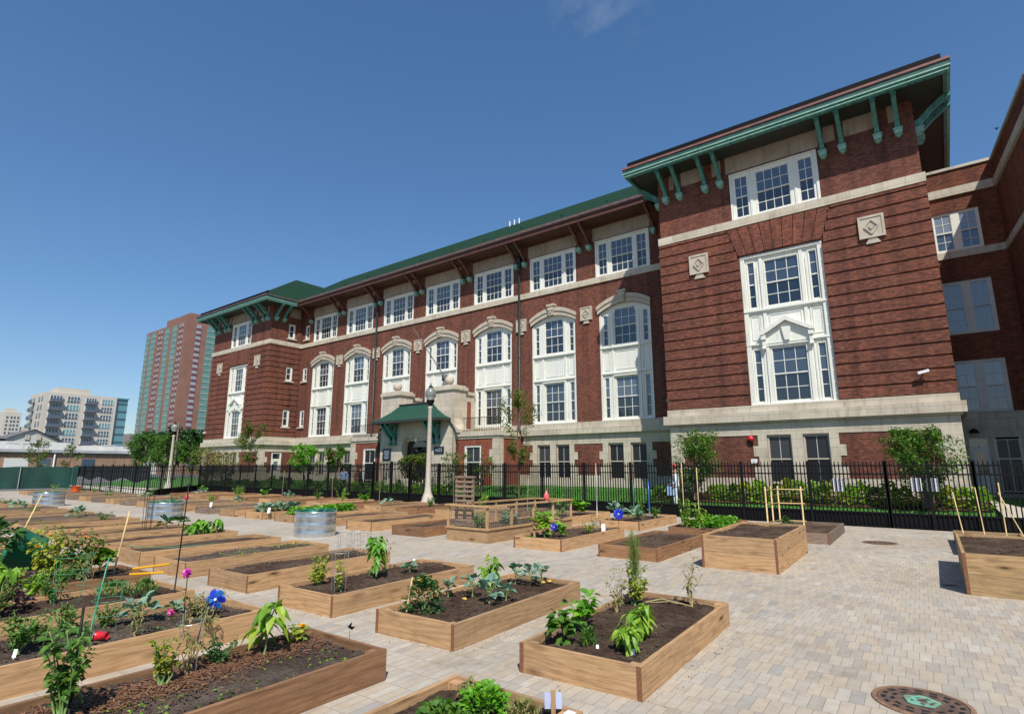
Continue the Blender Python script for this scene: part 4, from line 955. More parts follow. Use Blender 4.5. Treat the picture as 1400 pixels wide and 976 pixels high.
# ------------------------------------------------------------------ raised beds
A0 = R(1.93)
def ring_hash(x, y): return (math.sin(x * 12.9898 + y * 78.233) * 43758.5453) % 1
def soil_mesh(x0, x1, y0, y1, z, step, amp=.014):
    nx = max(3, int((x1 - x0) / step)); ny = max(3, int((y1 - y0) / step)); vs = []
    ph = random.random() * 10
    for j in range(ny + 1):
        for i in range(nx + 1):
            x = x0 + (x1 - x0) * i / nx; y = y0 + (y1 - y0) * j / ny
            b = .02 * math.sin(x * 5 + ph) * math.cos(y * 3.1 + ph * 2); vs.append((x, y, z + b + random.uniform(-amp, amp)))
    return vs, [(j * (nx + 1) + i, j * (nx + 1) + i + 1, (j + 1) * (nx + 1) + i + 1, (j + 1) * (nx + 1) + i) for j in range(ny) for i in range(nx)]
BEDS = []
def bed(xr, yn, w, L, label, h=.245, wood='wood', soil='soil', group=None, near=False, rot=A0, courses=1, depth=.055):
    """xr,yn = world position of the near right corner; bed runs back along +Y"""
    e = empty('raised_bed', (xr, yn, 0), label, 'planter bed', group); t = .042
    if not near: rot = R(1.93)
    hb = h / courses
    for c in range(courses):
        z0, z1 = c * hb + (.003 if c else 0.0), (c + 1) * hb
        for (a, b, cc, d, em) in ((-t, 0, 0, L, 'e'), (-w, -w + t, 0, L, 'e'), (-w + t, -t, 0.004, t, None), (-w + t, -t, L - t, L - .004, None)):
            mb = MB(); mb.box(a, b, cc, d, z0, z1, 0, endm=1 if em else None); o = mb.build('side_board' if em else 'end_board', [wood, 'endgrain']); o.parent = e
    if near or h > .4:
        for (a, b) in ((-w + t, t), (-t - .085, t), (-w + t, L - t - .085), (-t - .085, L - t - .085)):
            mb = MB(); mb.box(a, a + .085, b, b + .085, .02, h - .012); o = mb.build('corner_post', wood); o.parent = e
    mb = MB(); v, f = soil_mesh(-w + t, -t, t, L - t, h - depth, .035 if near else (.12 if yn < 9 else .3), .016 if near else .01); mb.add(v, f)
    o = mb.build('bed_soil', soil, None, True); o.parent = e
    e.rotation_euler.z = rot; BEDS.append((e, xr, yn, w, L, h - depth)); return e
N2 = 'raised beds in the rows of the community garden'
WD = 1.12
# row 2 (nearest full row), right to left
bed(-2.06, 4.33, 1.13, 2.58, 'front right cedar bed filled with pepper, dill and leafy plants', near=True, rot=R(2.6), group=N2)
bed(-4.02, 4.33, 1.12, 2.58, 'cedar bed with a row of blue-green kale and a round dark bush', near=True, rot=R(2.4), group=N2, wood='wood_grey' if 0 else 'wood')
bed(-6.02, 4.36, 1.12, 2.68, 'cedar bed with two yellowing tomato plants at its near end', near=True, rot=R(2.4), group=N2)
bed(-8.10, 4.42, 1.06, 2.75, 'bare cedar bed with wire plant cages at its far end', near=True, rot=R(3.5), group=N2)
bed(-9.98, 4.38, 1.08, 2.8, 'cedar bed with a strip of pale seedlings at its far corner', group=N2, near=True, rot=R(3.5), soil='soil_dry')
bed(-11.82, 4.38, 1.08, 2.8, 'bare cedar bed with green twine across it, left of the seedling bed', group=N2)
bed(-13.75, 4.4, 1.08, 2.8, 'cedar bed with three small pepper plants at its far end', group=N2)
bed(-15.7, 4.4, 1.08, 2.8, 'cedar bed with dark teepee stakes, behind the three small peppers', group=N2)
for i, x in enumerate((-17.7, -19.7)): bed(x, 4.4, 1.1, 2.8, ('cedar bed with low sprouts left of the teepee stakes bed', 'cedar bed of pale low sprouts at left, behind the green tub')[i], group=N2)
for i in range(9): bed(-21.7 - 2 * i, 4.4, 1.1, 2.8, f'{ORD[i]} low bed leftward beyond the pale sprout bed behind the green tub', group='far left raised beds', wood='wood' if i % 3 else 'wood_grey')
# row 1 (frame bottom)
bed(-1.99, .75, 1.08, 2.62, 'cedar bed at the bottom edge with bright basil and a card on a stake', near=True, rot=R(0.5), group=N2)
bed(-3.92, .8, 1.1, 2.64, 'reddish cedar bed front left with mulch and a tall pepper plant', near=True, rot=R(1.0), wood='wood_red', soil='soil_dry', group=N2)
bed(-5.96, .85, 1.1, 2.72, 'cedar bed with a blue pinwheel and a fallen red cup', near=True, rot=R(2), soil='soil_dry', group=N2)
bed(-7.63, .9, 1.1, 2.62, 'cedar bed with grassy herbs beside a thin dark pole', near=True, rot=R(1.5), group=N2)
bed(-9.45, .95, 1.1, 2.75, 'cedar bed crowded with tomatoes, beside the yellow-handled loppers', near=True, rot=R(1.5), wood='wood_red', group=N2)
for i in range(4): bed(-11.6 - 2.0 * i, .9, 1.1, 2.7, ('cedar bed right behind the green tub at left', 'cedar bed at the left edge beside the leaning bamboo cane', 'cedar bed at the left edge beyond the bamboo cane', 'cedar bed at the left edge beyond the blue-green cabbages')[i], group=N2)
# row 3
bed(1.3, 10.57, 1.3, 3.1, 'tall two-board cedar bed at the right edge with bare dark soil', h=.56, courses=2, near=True, rot=R(1), wood='wood_new', depth=.05)
bed(-2.45, 10.54, 1.27, 3.05, 'tall two-board cedar bed in the middle right with bare dark soil', h=.56, courses=2, near=True, rot=R(2), depth=.05)
bed(-4.56, 10.5, 1.25, 3.05, 'low bare cedar bed left of the tall middle bed', near=True, wood='wood_red', group=N2)
bed(-6.7, 10.5, 1.25, 3.15, 'low cedar bed with two blue flower pinwheels', near=True, group=N2)
bed(-10.85, 10.5, 1.2, 3.1, 'low bare cedar bed just left of the mesh-sided planter', wood='wood_red', group=N2)
bed(-13.0, 10.55, 1.1, 3.3, 'low bare cedar bed, second left of the mesh-sided planter', group=N2)
bed(-15.0, 10.6, 1.1, 3.2, 'low bare cedar bed directly behind the nearest steel tank', group=N2)
bed(-16.95, 10.6, 1.1, 3.2, 'low cedar bed packed with bright green lettuce, behind the nearest steel tank', group=N2)
bed(-18.85, 10.6, 1.1, 3.2, 'low cedar bed with blue-green cabbages and a white tag', group=N2)
bed(-20.75, 10.6, 1.1, 3.2, 'low cedar bed with small dark sprouts, left of the cabbage bed', group=N2)
for i in range(14): bed(-22.7 - 1.97 * i, 10.6, 1.1, 3.0, f'{ORD[i]} low bed leftward from the small dark sprouts bed, behind the steel tanks', group='far back raised beds', wood='wood' if i % 2 else 'wood_grey')
# row 4
bed(-2.38, 15.2, 1.42, 3.2, 'low weathered bed with the bamboo trellis behind the tall middle bed', group=N2, wood='wood_grey')
bed(-4.75, 14.6, 1.25, 3.1, 'low cedar bed with bright lettuce rows and bean stakes', group=N2, wood='wood_red')
bed(-7.1, 15.2, 1.25, 3.0, 'low cedar bed with kale near the blue-handled stakes by the fence', group=N2)
bed(-9.5, 15.2, 1.25, 3.0, 'low cedar bed with two bushy squash plants behind the pinwheel bed', group=N2)
bed(.85 + .4, 15.0, 1.25, 3.0, 'low cedar bed with bean canes behind the tall bed at right', group=N2)
for i in range(13): bed(-12.0 - 2.05 * i, 15.2, 1.15, 3.0, f'{ORD[i]} bed leftward from the squash bed in the last row along the black fence', group='raised beds along the black fence', wood='wood' if i % 2 else 'wood_red')
bed(1.3 + 2.2, 10.57, 1.3, 3.1, 'low cedar bed beyond the tall bed at the right edge', group=N2)

# mesh-sided planter (row 3)
e = empty('mesh_planter', (-8.8, 10.55, 0), 'cedar planter with wire mesh sides and a pine top rail', 'planter box')
PX0, PX1, PY0, PY1 = -10.1, -8.8, 10.55, 14.35
mb = MB()
for (a, b, c, d) in ((PX0, PX1, PY0, PY0 + .04), (PX0, PX1, PY1 - .04, PY1), (PX0, PX0 + .04, PY0 + .04, PY1 - .04), (PX1 - .04, PX1, PY0 + .04, PY1 - .04)): mb.box(a, b, c, d, 0, .29)
mb.build('planter_side', 'wood', e)
mb = MB()
for z, ex in ((.291, .03), (.82, .05)):
    for (a, b, c, d) in ((PX0 - ex, PX1 + ex, PY0 - ex, PY0 + .06), (PX0 - ex, PX1 + ex, PY1 - .06, PY1 + ex), (PX0 - ex, PX0 + .06, PY0 + .061, PY1 - .061), (PX1 - .06, PX1 + ex, PY0 + .061, PY1 - .061)): mb.box(a, b, c, d, z, z + .04)
mb.build('top_rail', 'wood_new', e)
mb = MB()
for x in (PX0 + .02, PX1 - .02):
    for y in np.linspace(PY0 + .02, PY1 - .02, 5): mb.box(x - .025, x + .025, y - .025, y + .025, .33, .82)
mb.build('mesh_post', 'wood_new', e)
mb = MB()
for i in range(1, 52): y = PY0 + (PY1 - PY0) * i / 52; mb.box(PX1 - .012, PX1 - .009, y - .0012, y + .0012, .33, .82); mb.box(PX0 + .009, PX0 + .012, y - .0012, y + .0012, .33, .82)
for i in range(1, 18): x = PX0 + (PX1 - PX0) * i / 18; mb.box(x - .0012, x + .0012, PY0 + .009, PY0 + .012, .33, .82)
for i in range(1, 8): z = .33 + .49 * i / 8; mb.box(PX1 - .012, PX1 - .009, PY0, PY1, z - .0012, z + .0012); mb.box(PX0, PX1, PY0 + .009, PY0 + .012, z - .0012, z + .0012); mb.box(PX0 + .009, PX0 + .012, PY0, PY1, z - .0012, z + .0012)
mb.build('wire_mesh', 'wire', e)
mb = MB(); v, f = soil_mesh(PX0 + .04, PX1 - .04, PY0 + .04, PY1 - .04, .24, .15); mb.add(v, f); mb.build('bed_soil', 'soil', e, True)
# slatted wooden panel standing in its near end
e = empty('slatted_panel', (-9.75, 10.75, .2), 'upright slatted weathered wood panel standing in the mesh-sided planter', 'wood panel')
mb = MB()
x0, x1, y = -9.98, -9.38, 10.72
for x in (x0, (x0 + x1) / 2 - .03, x1 - .06): mb.box(x, x + .06, y - .02, y + .02, .3, 1.5)
for z in np.arange(.34, 1.5, .115): mb.box(x0, x1, y - .035, y - .021, z, z + .055)
mb.box(x0 - .02, x1 + .02, y - .04, y + .03, 1.5, 1.54); mb.build('slats', 'wood_grey', e)

# ------------------------------------------------------------------ steel tanks
def tank(x, y, r, h, label, hose):
    e = empty('steel_tank', (x, y, 0), label, 'water tank', 'galvanised steel tanks in the aisle'); pr = [(r, 0)]
    for i in range(24):
        z = h * (i + 1) / 25; pr.append((r + .012 * math.exp(-((z % (h / 3)) - h / 6) ** 2 / .0012) , z))
    pr += [(r, h), (r + .02, h + .01), (r + .02, h + .03), (r - .01, h + .03), (r - .015, h - .08)]
    mb = MB(); mb.lathe(pr, n=48, cap=False); p = mb.build('tank_wall', 'galv', None, True); p.parent = e
    mb = MB(); mb.lathe([(r - .02, h - .08), (.001, h - .08)], n=32, cap=False); p = mb.build('water_surface', mat('tank_water', (.02, .06, .06), .05)); p.parent = e
    m2 = MB(); m2.tube([(r * .93 * math.cos(a), r * .93 * math.sin(a), h + .035 + .015 * math.sin(a * 5)) for a in np.linspace(0, 6.1, 30)], .018, 6)
    if hose: m2.tube([(r * .5 * math.cos(a) * (1 - a / 40), r * .5 * math.sin(a), h - .02 + .09 * abs(math.sin(a))) for a in np.linspace(0, 12, 50)], .02, 6)
    p = m2.build('garden_hose', 'plastic_green', None, True); p.parent = e
tank(-13.45, 9.05, .52, .60, 'round galvanised steel tank nearest the camera in the aisle', 2)
tank(-21.6, 8.6, .55, .56, 'middle round steel tank with a green hose on its rim', 1)
tank(-33.6, 8.3, .6, .60, 'farthest round steel tank at left with green netting on top', 1)

# ------------------------------------------------------------------ manhole covers
def manhole(x, y, r, label, logo=True):
    e = empty('manhole_cover', (x, y, 0), label, 'manhole cover'); n = 48
    mb = MB(); mb.lathe([(r, .001), (r, .010), (r * .90, .012), (r * .90, .001)], n=n, cap=False); p = mb.build('iron_ring', 'rust', None); p.parent = e
    mb = MB(); mb.lathe([(r * .885, .001), (r * .885, .009), (.001, .009)], n=n, cap=False); p = mb.build('iron_lid', 'rust_dark', None); p.parent = e
    mb = MB()
    for rr, k, w in ((.76, 16, .05), (.58, 12, .045)):
        for i in range(k):
            a0 = 2 * math.pi * i / k; a1 = a0 + 2 * math.pi / k * .62
            pts = [(r * (rr - w) * math.cos(a0), r * (rr - w) * math.sin(a0), .0105), (r * (rr + w) * math.cos(a0 + .04), r * (rr + w) * math.sin(a0 + .04), .0105), (r * (rr + w) * math.cos(a1), r * (rr + w) * math.sin(a1), .0105), (r * (rr - w) * math.cos(a1 - .04), r * (rr - w) * math.sin(a1 - .04), .0105)]
            mb.add(pts, [(0, 1, 2, 3)])
    p = mb.build('lid_slots', 'hole'); p.parent = e
    if logo:
        mb = MB()
        for i in range(5):
            a = 2 * math.pi * i / 5 + .3; c, s = math.cos(a), math.sin(a); mb.bar((r * .1 * c, r * .1 * s, .0155), (r * .36 * c, r * .36 * s, .0155), .045, .005)
            a2 = a + 2 * math.pi / 5; mb.bar((r * .34 * c, r * .34 * s, .0155), (r * .34 * math.cos(a2), r * .34 * math.sin(a2), .0155), .032, .004)
        p = mb.build('lid_emblem', 'mint'); p.parent = e
manhole(-.37, 5.60, .325, 'rusty manhole cover with a mint green emblem at the bottom right')
manhole(-1.5, 16.3, .37, 'small rusty manhole cover between the tall beds near the fence', False)

# ------------------------------------------------------------------ plants
def rv(a, b): return random.uniform(a, b)
def add_leaf(mb, base, d, l, w, m=0, droop=.25, fold=.25, big=False):
    d = Vector(d).normalized(); side = d.cross(Vector((0, 0, 1)))
    if side.length < .1: side = Vector((1, 0, 0))
    side.normalize(); side.rotate(__import__('mathutils').Quaternion(d, rv(-.7, .7))); up = side.cross(d).normalized(); b = Vector(base)
    if big:
        ts = (0, .28, .62, 1); ws = (0, .95, .8, 0); ax = []; 
        for t in ts: ax.append(b + d * l * t - Vector((0, 0, 1)) * droop * l * t * t)
        L = [ax[i] + (side * w + up * w * fold) * ws[i] for i in (1, 2)]; Rr = [ax[i] + (-side * w + up * w * fold) * ws[i] for i in (1, 2)]
        mb.add(ax + L + Rr, [(0, 4, 1), (1, 4, 5, 2), (2, 5, 3), (0, 1, 6), (1, 2, 7, 6), (2, 3, 7)], m)
    else:
        tip = b + d * l - Vector((0, 0, 1)) * droop * l; mid = b + d * l * .5 - Vector((0, 0, 1)) * droop * l * .2
        mb.add([b, mid + side * w + up * w * fold, tip, mid - side * w + up * w * fold, mid], [(0, 1, 4), (1, 2, 4), (2, 3, 4), (3, 0, 4)], m)
def dirv(el0=-.2, el1=.9):
    a = rv(0, 6.283); e = rv(el0, el1); return Vector((math.cos(a) * math.cos(e), math.sin(a) * math.cos(e), math.sin(e)))
PN = {'eggplant': ('eggplant', 'lf_mid', 'purplestem'), 'leafy': ('leafy_plant', 'lf_bright', 'stem'), 'pepper': ('pepper_plant', 'lf_lime', 'stem'), 'pepperT': ('pepper_plant', 'lf_bright', 'stem'),
      'herb': ('herb_plant', 'lf_mid', 'stem'), 'dill': ('dill_plant', 'lf_dill', 'stem'), 'tomatoY': ('tomato_plant', 'lf_yellow', 'stem'), 'tomato': ('tomato_plant', 'lf_mid', 'stem'), 'dry': ('withered_plant', 'lf_dry', 'drystem'),
      'dome': ('bush_tomato', 'lf_dark', 'stem'), 'kale': ('kale_plant', 'lf_kale', 'stem'), 'kaleT': ('leafy_tree_plant', 'lf_dark', 'stem'), 'cabbage': ('cabbage_plant', 'lf_kale', 'stem'), 'low': ('low_seedlings', 'lf_lime', 'stem'), 'basil': ('basil_plant', 'lf_bright', 'stem'), 'lettuce': ('lettuce_plant', 'lf_bright', 'stem'), 'hosta': ('leafy_shrub', 'lf_lime', 'stem'), 'burg': ('purple_plant', 'lf_burg', 'purplestem'), 'bean': ('bean_plant', 'lf_lime', 'stem'), 'marigold': ('marigold_plant', 'lf_mid', 'stem')}
def plant(kind, x, y, h, r, label, z=.19, cat='plant', group=None, dens=1.0, lf=None, flower=None):
    nm, lm, sm = PN[kind]; lm = lf or lm; st, lv = MB(), MB(); N = lambda k: max(2, int(k * dens))
    near = math.hypot(x, y) < 9
    def stemline(p0, p1, r0, r1, wob=.04, n=4):
        p0, p1 = Vector(p0), Vector(p1); L = (p1 - p0).length
        pts = [p0.lerp(p1, i / n) + (Vector((rv(-1, 1), rv(-1, 1), 0)) * wob * L if 0 < i < n else Vector()) for i in range(n + 1)]
        st.tube(pts, [r0 + (r1 - r0) * i / n for i in range(n + 1)], 5); return pts
    if kind in ('pepper', 'pepperT', 'eggplant', 'leafy'):
        nb = 3 if kind == 'pepperT' else 5
        lead = stemline((0, 0, 0), (rv(-.1, .1) * r, rv(-.1, .1) * r, h * .6), .009, .006)
        ends = []
        for i in range(nb):
            a = 6.283 * i / nb + rv(-.4, .4); q = Vector((math.cos(a) * r * rv(.3, .8), math.sin(a) * r * rv(.3, .8), h * rv(.55, .95))); p0 = lead[2] if i % 2 else lead[3]
            ends.append(stemline(p0, q, .006, .003))
        ls = {'pepper': .115, 'pepperT': .10, 'eggplant': .12, 'leafy': .11}[kind] * (1 if near else 1.5); ls *= min(1.4, max(.6, h / .38))
        for br in ends + [lead]:
            for i in range(N(11)):
                k = rv(.25, 1); p = br[0].lerp(br[-1], k); d = dirv(-.5 if kind != 'leafy' else -.1, .6); L = ls * rv(.6, 1.15)
                add_leaf(lv, p + d * .025, d, L, L * (.33 if 'pepper' in kind else .36), 0, droop=rv(.5, 1.3) if 'pepper' in kind else rv(.05, .5), big=True)
    elif kind in ('tomato', 'tomatoY', 'marigold', 'bean'):
        ends = []
        for i in range(N(9)):
            a = rv(0, 6.283); rr = r * rv(.2, .9); q = (math.cos(a) * rr, math.sin(a) * rr, h * rv(.45, .97)); ends.append(stemline((rv(-.02, .02), rv(-.02, .02), 0), q, .007, .003, .07))
        for br in ends:
            for i in range(N(26)):
                k = rv(.3, 1.0); p = br[0].lerp(br[-1], k) + dirv(-1, 1) * rv(0, .22) * r; L = rv(.026, .052) * (1.25 if not near else 1) * max(.8, min(1.5, h / .4))
                add_leaf(lv, p, dirv(-.5, .7), L, L * .36, 0, droop=.4)
    elif kind in ('dome', 'basil', 'hosta', 'lettuce', 'burg', 'herb'):
        n = N({'dome': 620, 'basil': 300, 'hosta': 170, 'lettuce': 60, 'burg': 140, 'herb': 200}[kind])
        for i in range(7):
            a = rv(0, 6.283); stemline((0, 0, 0), (math.cos(a) * r * .5, math.sin(a) * r * .5, h * .7), .005, .003)
        for i in range(n):
            d = dirv(.0, 1.5); k = rv(.45, 1) ** .6; p = Vector((d.x * r * k, d.y * r * k, abs(d.z) * h * k * .95 + .02)); p += dirv(-1, 1) * .02
            L = {'dome': .05, 'basil': .055, 'hosta': .2, 'lettuce': .12, 'burg': .08, 'herb': .05}[kind] * rv(.7, 1.3)
            dd = (d + dirv(-.5, 1) * .6).normalized(); wd = {'herb': .08, 'hosta': .3, 'lettuce': .45}.get(kind, .36)
            if kind == 'herb': dd = (Vector((0, 0, 1)) + dirv(-.2, .5) * .8).normalized(); L *= 1.6
            add_leaf(lv, p, dd, L, L * wd, 0, droop=.15 if kind == 'herb' else .35, big=kind in ('hosta', 'lettuce', 'basil'))
    elif kind in ('kale', 'cabbage', 'kaleT'):
        top = h * (.62 if kind == 'kale' else .35 if kind == 'cabbage' else .8); stemline((0, 0, 0), (rv(-.02, .02), rv(-.02, .02), top), .010, .007, .02)
        n = N({'kale': 11, 'cabbage': 16, 'kaleT': 60}[kind])
        for i in range(n):
            a = i * 2.4; e = rv(.0, 1.1) if kind != 'kaleT' else rv(-.5, 1.0); z0 = top * rv(.55, 1); rr = r * rv(.35, .7)
            d = Vector((math.cos(a) * math.cos(e), math.sin(a) * math.cos(e), math.sin(e))); p1 = Vector((0, 0, z0)) + d * rr
            st.tube([(0, 0, z0), tuple(p1)], [.004, .003], 4); L = min(.2, r * rv(.7, 1.0)) if kind != 'kaleT' else rv(.09, .15)
            add_leaf(lv, p1, d, L, L * .42, 0, droop=rv(.1, .4), fold=.35, big=True)
            if kind == 'kale': add_leaf(lv, p1 + d * L * .2, (d + dirv() * .4).normalized(), L * .7, L * .3, 0, droop=.2, fold=-.2, big=True)
    elif kind == 'dill':
        for i in range(N(7)):
            a = rv(0, 6.283); q = (math.cos(a) * r * rv(.1, .5), math.sin(a) * r * rv(.1, .5), h * rv(.7, 1)); br = stemline((0, 0, 0), q, .006, .002, .03)
            for j in range(N(26)):
                p = br[0].lerp(br[-1], rv(.4, 1)); d = dirv(.1, 1.1)
                for k in range(5): dd = (d + dirv(-1, 1) * .5).normalized(); add_leaf(lv, p + d * rv(0, .05), dd, rv(.03, .075), .0016, 0, droop=.1)
    elif kind == 'dry':
        for i in range(N(7)):
            a = rv(0, 6.283); q = (math.cos(a) * r * rv(.3, 1), math.sin(a) * r * rv(.3, 1), h * rv(.5, 1)); br = stemline((0, 0, 0), q, .005, .002, .1, 5)
            for j in range(N(11)): p = br[rv(2, 5.99).__int__()] + dirv(-1, 1) * .02; L = rv(.02, .05); add_leaf(lv, p, dirv(-.8, .6), L, L * .3, 0, droop=.5)
    elif kind == 'low':
        for i in range(N(70)):
            p = Vector((rv(-r, r), rv(-r, r), 0)); add_leaf(lv, p, dirv(.3, 1.2), rv(.03, .06), .012)
    e = empty(nm, (x, y, z), label, cat, group)
    if st.v: o = st.build('stem', sm, None, True); o.parent = e
    o = lv.build('foliage', lm); o.parent = e
    if flower:
        fl = MB(); cnt, sz, fm, fz = flower
        for i in range(cnt):
            a = rv(0, 6.283); rr = rv(.2, .9) * r; c = Vector((math.cos(a) * rr, math.sin(a) * rr, h * rv(fz, 1)))
            for k in range(9): d = dirv(-.1, .8); add_leaf(fl, c, d, sz, sz * .4, 0, big=False)
        o = fl.build('flower', fm); o.parent = e
    return e
def stake(x, y, z0, z1, m, label, rad=.008, dx=0, dy=0, name='plant_stake', cat='stake', group=None):
    e = empty(name, (x, y, z0), label, cat, group); mb = MB(); mb.tube([(0, 0, 0), (dx * .5, dy * .5, (z1 - z0) * .5), (dx, dy, z1 - z0)], rad, 6); o = mb.build('cane', m, None, True); o.parent = e; return e
# -- bed A
plant('eggplant', -2.95, 4.62, .36, .13, 'young eggplant with dark purple stems at the near left of the front right bed', flower=(1, .05, 'lf_burg', .95))
plant('leafy', -3.0, 5.05, .36, .21, 'bright leafy squash plant behind the eggplant in the front right bed', dens=1.3)
plant('pepper', -2.38, 4.75, .31, .16, 'lime pepper plant drooping at the near right of the front right bed', dens=1.3)
plant('pepper', -2.45, 5.2, .34, .15, 'lime pepper plant beside the dill in the front right bed', dens=1.4)
plant('herb', -2.71, 4.65, .13, .06, 'small needle-leaved herb beside a white tag in the front right bed')
plant('dill', -3.08, 6.4, .85, .16, 'tall feathery dill rising from the far end of the front right bed', dens=1.8)
plant('tomatoY', -3.08, 6.35, .50, .22, 'bushy yellow-green tomato plant around the foot of the dill', dens=1.2)
plant('dry', -3.07, 5.9, .5, .17, 'sparse withered plant left of the dill', dens=1.4)
plant('dry', -2.5, 6.65, .58, .15, 'withered pale vine at the far right corner of the front right bed', dens=1.2)
mb = MB(); mb.tube([(-2.98, 6.45, .22), (-2.8, 6.5, .27), (-2.65, 6.56, .24), (-2.5, 6.62, .21)], .009, 6); mb.tube([(-2.95, 6.5, .21), (-2.75, 6.6, .23), (-2.55, 6.6, .2)], .006, 6)
tag(mb.build('trailing_vine', 'drystem', None, True), 'yellow bare vine trailing along the far end of the front right bed', 'vine')
# -- bed B
plant('dome', -4.82, 4.68, .36, .22, 'round dark green bush with yellow spots at the near end of the kale bed', flower=(4, .015, 'yellow', .6))
for i, (x, y, h, r, lb) in enumerate([(-5.04, 5.31, .24, .10, 'small young kale left of centre beside the round dark bush'), (-4.86, 5.55, .29, .13, 'blue-green kale with a yellow fallen leaf beneath it'), (-4.47, 5.41, .27, .17, 'broad blue-green kale in the middle of the kale bed'), (-4.37, 5.6, .21, .12, 'low kale against the right board of the kale bed'), (-4.87, 6.44, .28, .13, 'upright kale right of the lime pepper in the kale bed'), (-4.6, 6.42, .31, .13, 'left of the two tall kales at the far end of the kale bed'), (-4.62, 6.7, .3, .12, 'right of the two tall kales at the far end of the kale bed')]):
    plant('kale', x, y, h, r, lb)
plant('pepperT', -5.0, 6.05, .43, .15, 'tall lime pepper plant in the middle of the kale bed', dens=1.5, lf='lf_lime')
stake(-4.9, 4.5, .18, .56, 'bamboo', 'pale cane stuck in the round dark bush', dx=.03, dy=.05)
# -- bed C
plant('tomatoY', -6.9, 4.75, .42, .19, 'yellow-green tomato bush at the near left of its bed', dens=1.6)
plant('tomatoY', -6.4, 4.75, .40, .18, 'sparser yellowing tomato beside a wire ring at the near end of its bed', dens=.8)
plant('pepperT', -6.75, 5.6, .68, .14, 'tall thin pepper plant with hanging leaves', dens=1.4)
plant('dry', -7.0, 5.95, .62, .16, 'bare dark stemmed plant right beside the tall thin pepper', dens=1.1)
plant('cabbage', -6.7, 6.2, .19, .13, 'small blue-green cabbage in the bed with yellowing tomatoes')
# -- front left bed
plant('pepper', -4.78, 2.80, .50, .19, 'tall lime pepper plant with large drooping leaves in the mulched bed', dens=.55)
plant('tomato', -4.88, 2.48, .22, .2, 'low dark green tomato plant in the mulched bed', dens=1.1, lf='lf_dark')
plant('dry', -4.8, 2.2, .5, .12, 'thin yellowing vine tied to a dark cane in the mulched bed', dens=1)
plant('leafy', -4.86, 3.16, .15, .10, 'small squash with a pale blossom at the far end of the mulched bed', flower=(1, .05, 'yellow', .95), lf='lf_yellow')
plant('tomato', -4.62, 1.36, .68, .20, 'large leafy tomato vine at the bottom left corner', dens=1.15)
stake(-4.8, 2.2, .18, .74, 'dspout', 'dark thin cane holding a yellowing vine in the mulched bed', .005, dx=-.02, dy=.12)
stake(-4.58, 1.40, .18, .86, 'black', 'dark cane holding the large tomato vine at bottom left')
mb = MB()
for i in range(5200):
    px_, py_ = -4.97 + abs(random.gauss(0, .2)), rv(.95, 3.36)
    if py_ < 2.5: px_ += rv(0, .2)
    if px_ > -4.0: continue
    c = Vector((px_, py_, .2 + rv(-.004, .02))); d = dirv(-.25, .25); mb.bar(c, c + d * rv(.012, .045), rv(.004, .009), rv(.002, .005))
tag(mb.build('wood_mulch', 'mulch'), 'reddish shredded wood mulch along the left side of the front left bed', 'mulch', kind='stuff')
mb = MB()
for i in range(110):
    p = Vector((rv(-4.6, -4.05), rv(1.3, 3.2), .195))
    for k in range(4): add_leaf(mb, p, dirv(.1, .9), rv(.015, .032), .009)
tag(mb.build('tiny_seedlings', 'lf_lime'), 'tiny scattered seedlings in the soil of the front left bed', 'seedlings', kind='stuff')
# -- blue pinwheel bed
plant('dry', -6.55, 3.1, .26, .22, 'dry tangled bush behind the large blue pinwheel', dens=2.4, lf='lf_dry')
plant('kale', -6.75, 2.55, .23, .17, 'blue-green broccoli plant in the bed with the red cup', dens=1.5)
plant('kale', -6.9, 2.95, .14, .09, 'small broccoli seedling inside a white ring')
plant('tomato', -6.85, 2.3, .25, .16, 'short tomato plant inside green wire rings')
plant('tomato', -6.5, 1.55, .38, .2, 'leafy tomato plant at the left edge beside a small tag', dens=1.4)
plant('leafy', -6.75, 1.72, .2, .15, 'broad leafy squash beside the tagged tomato at left', lf='lf_mid')
plant('tomato', -6.3, 1.9, .3, .16, 'tomato seedling between the tag and the green pole', dens=.8)
plant('herb', -8.36, 2.85, .15, .2, 'grassy green herb clump left in the bed with the thin dark pole', dens=1.6)
plant('herb', -8.0, 3.05, .19, .15, 'grassy green herb clump right by the thin dark pole', dens=1.5)
plant('burg', -8.4, 1.9, .2, .18, 'purple leaved plant in the bed with grassy herbs')
for i, (k, x, y, h, r, lb, lf) in enumerate([('tomato', -8.55, 2.3, .4, .2, 'wispy tomato at the left end of the grassy herb bed', 'lf_mid'), ('dry', -6.2, 2.35, .35, .14, 'thin dry stalk near the red cup', 'lf_dry'), ('bean', -6.85, 1.95, .42, .16, 'thin bean vine climbing the green wire rings', 'lf_mid'),
    ('low', -6.45, 2.75, .05, .3, 'scattered low sprouts around the pink flower', 'lf_mid'), ('tomatoY', -4.72, 2.0, .38, .12, 'thin yellow-green tomato stem by the wire ring', 'lf_yellow'), ('bean', -9.0, 2.2, .45, .18, 'wispy bean plant at the edge of the herb bed', 'lf_lime'), ('dry', -9.6, 2.95, .6, .22, 'tangle of dry stalks behind the loppers', 'lf_dry'),
    ('leafy', -6.6, 1.25, .3, .2, 'leafy plant cut by the left edge of the picture', 'lf_mid'), ('tomato', -8.25, 1.75, .42, .2, 'olive tomato left of the green wire rings', 'lf_treeolive'), ('dry', -6.0, 2.9, .22, .16, 'dry grassy tuft at the foot of the large blue pinwheel', 'lf_dry')]):
    plant(k, x, y, h, r, lb, lf=lf, dens=1.0)
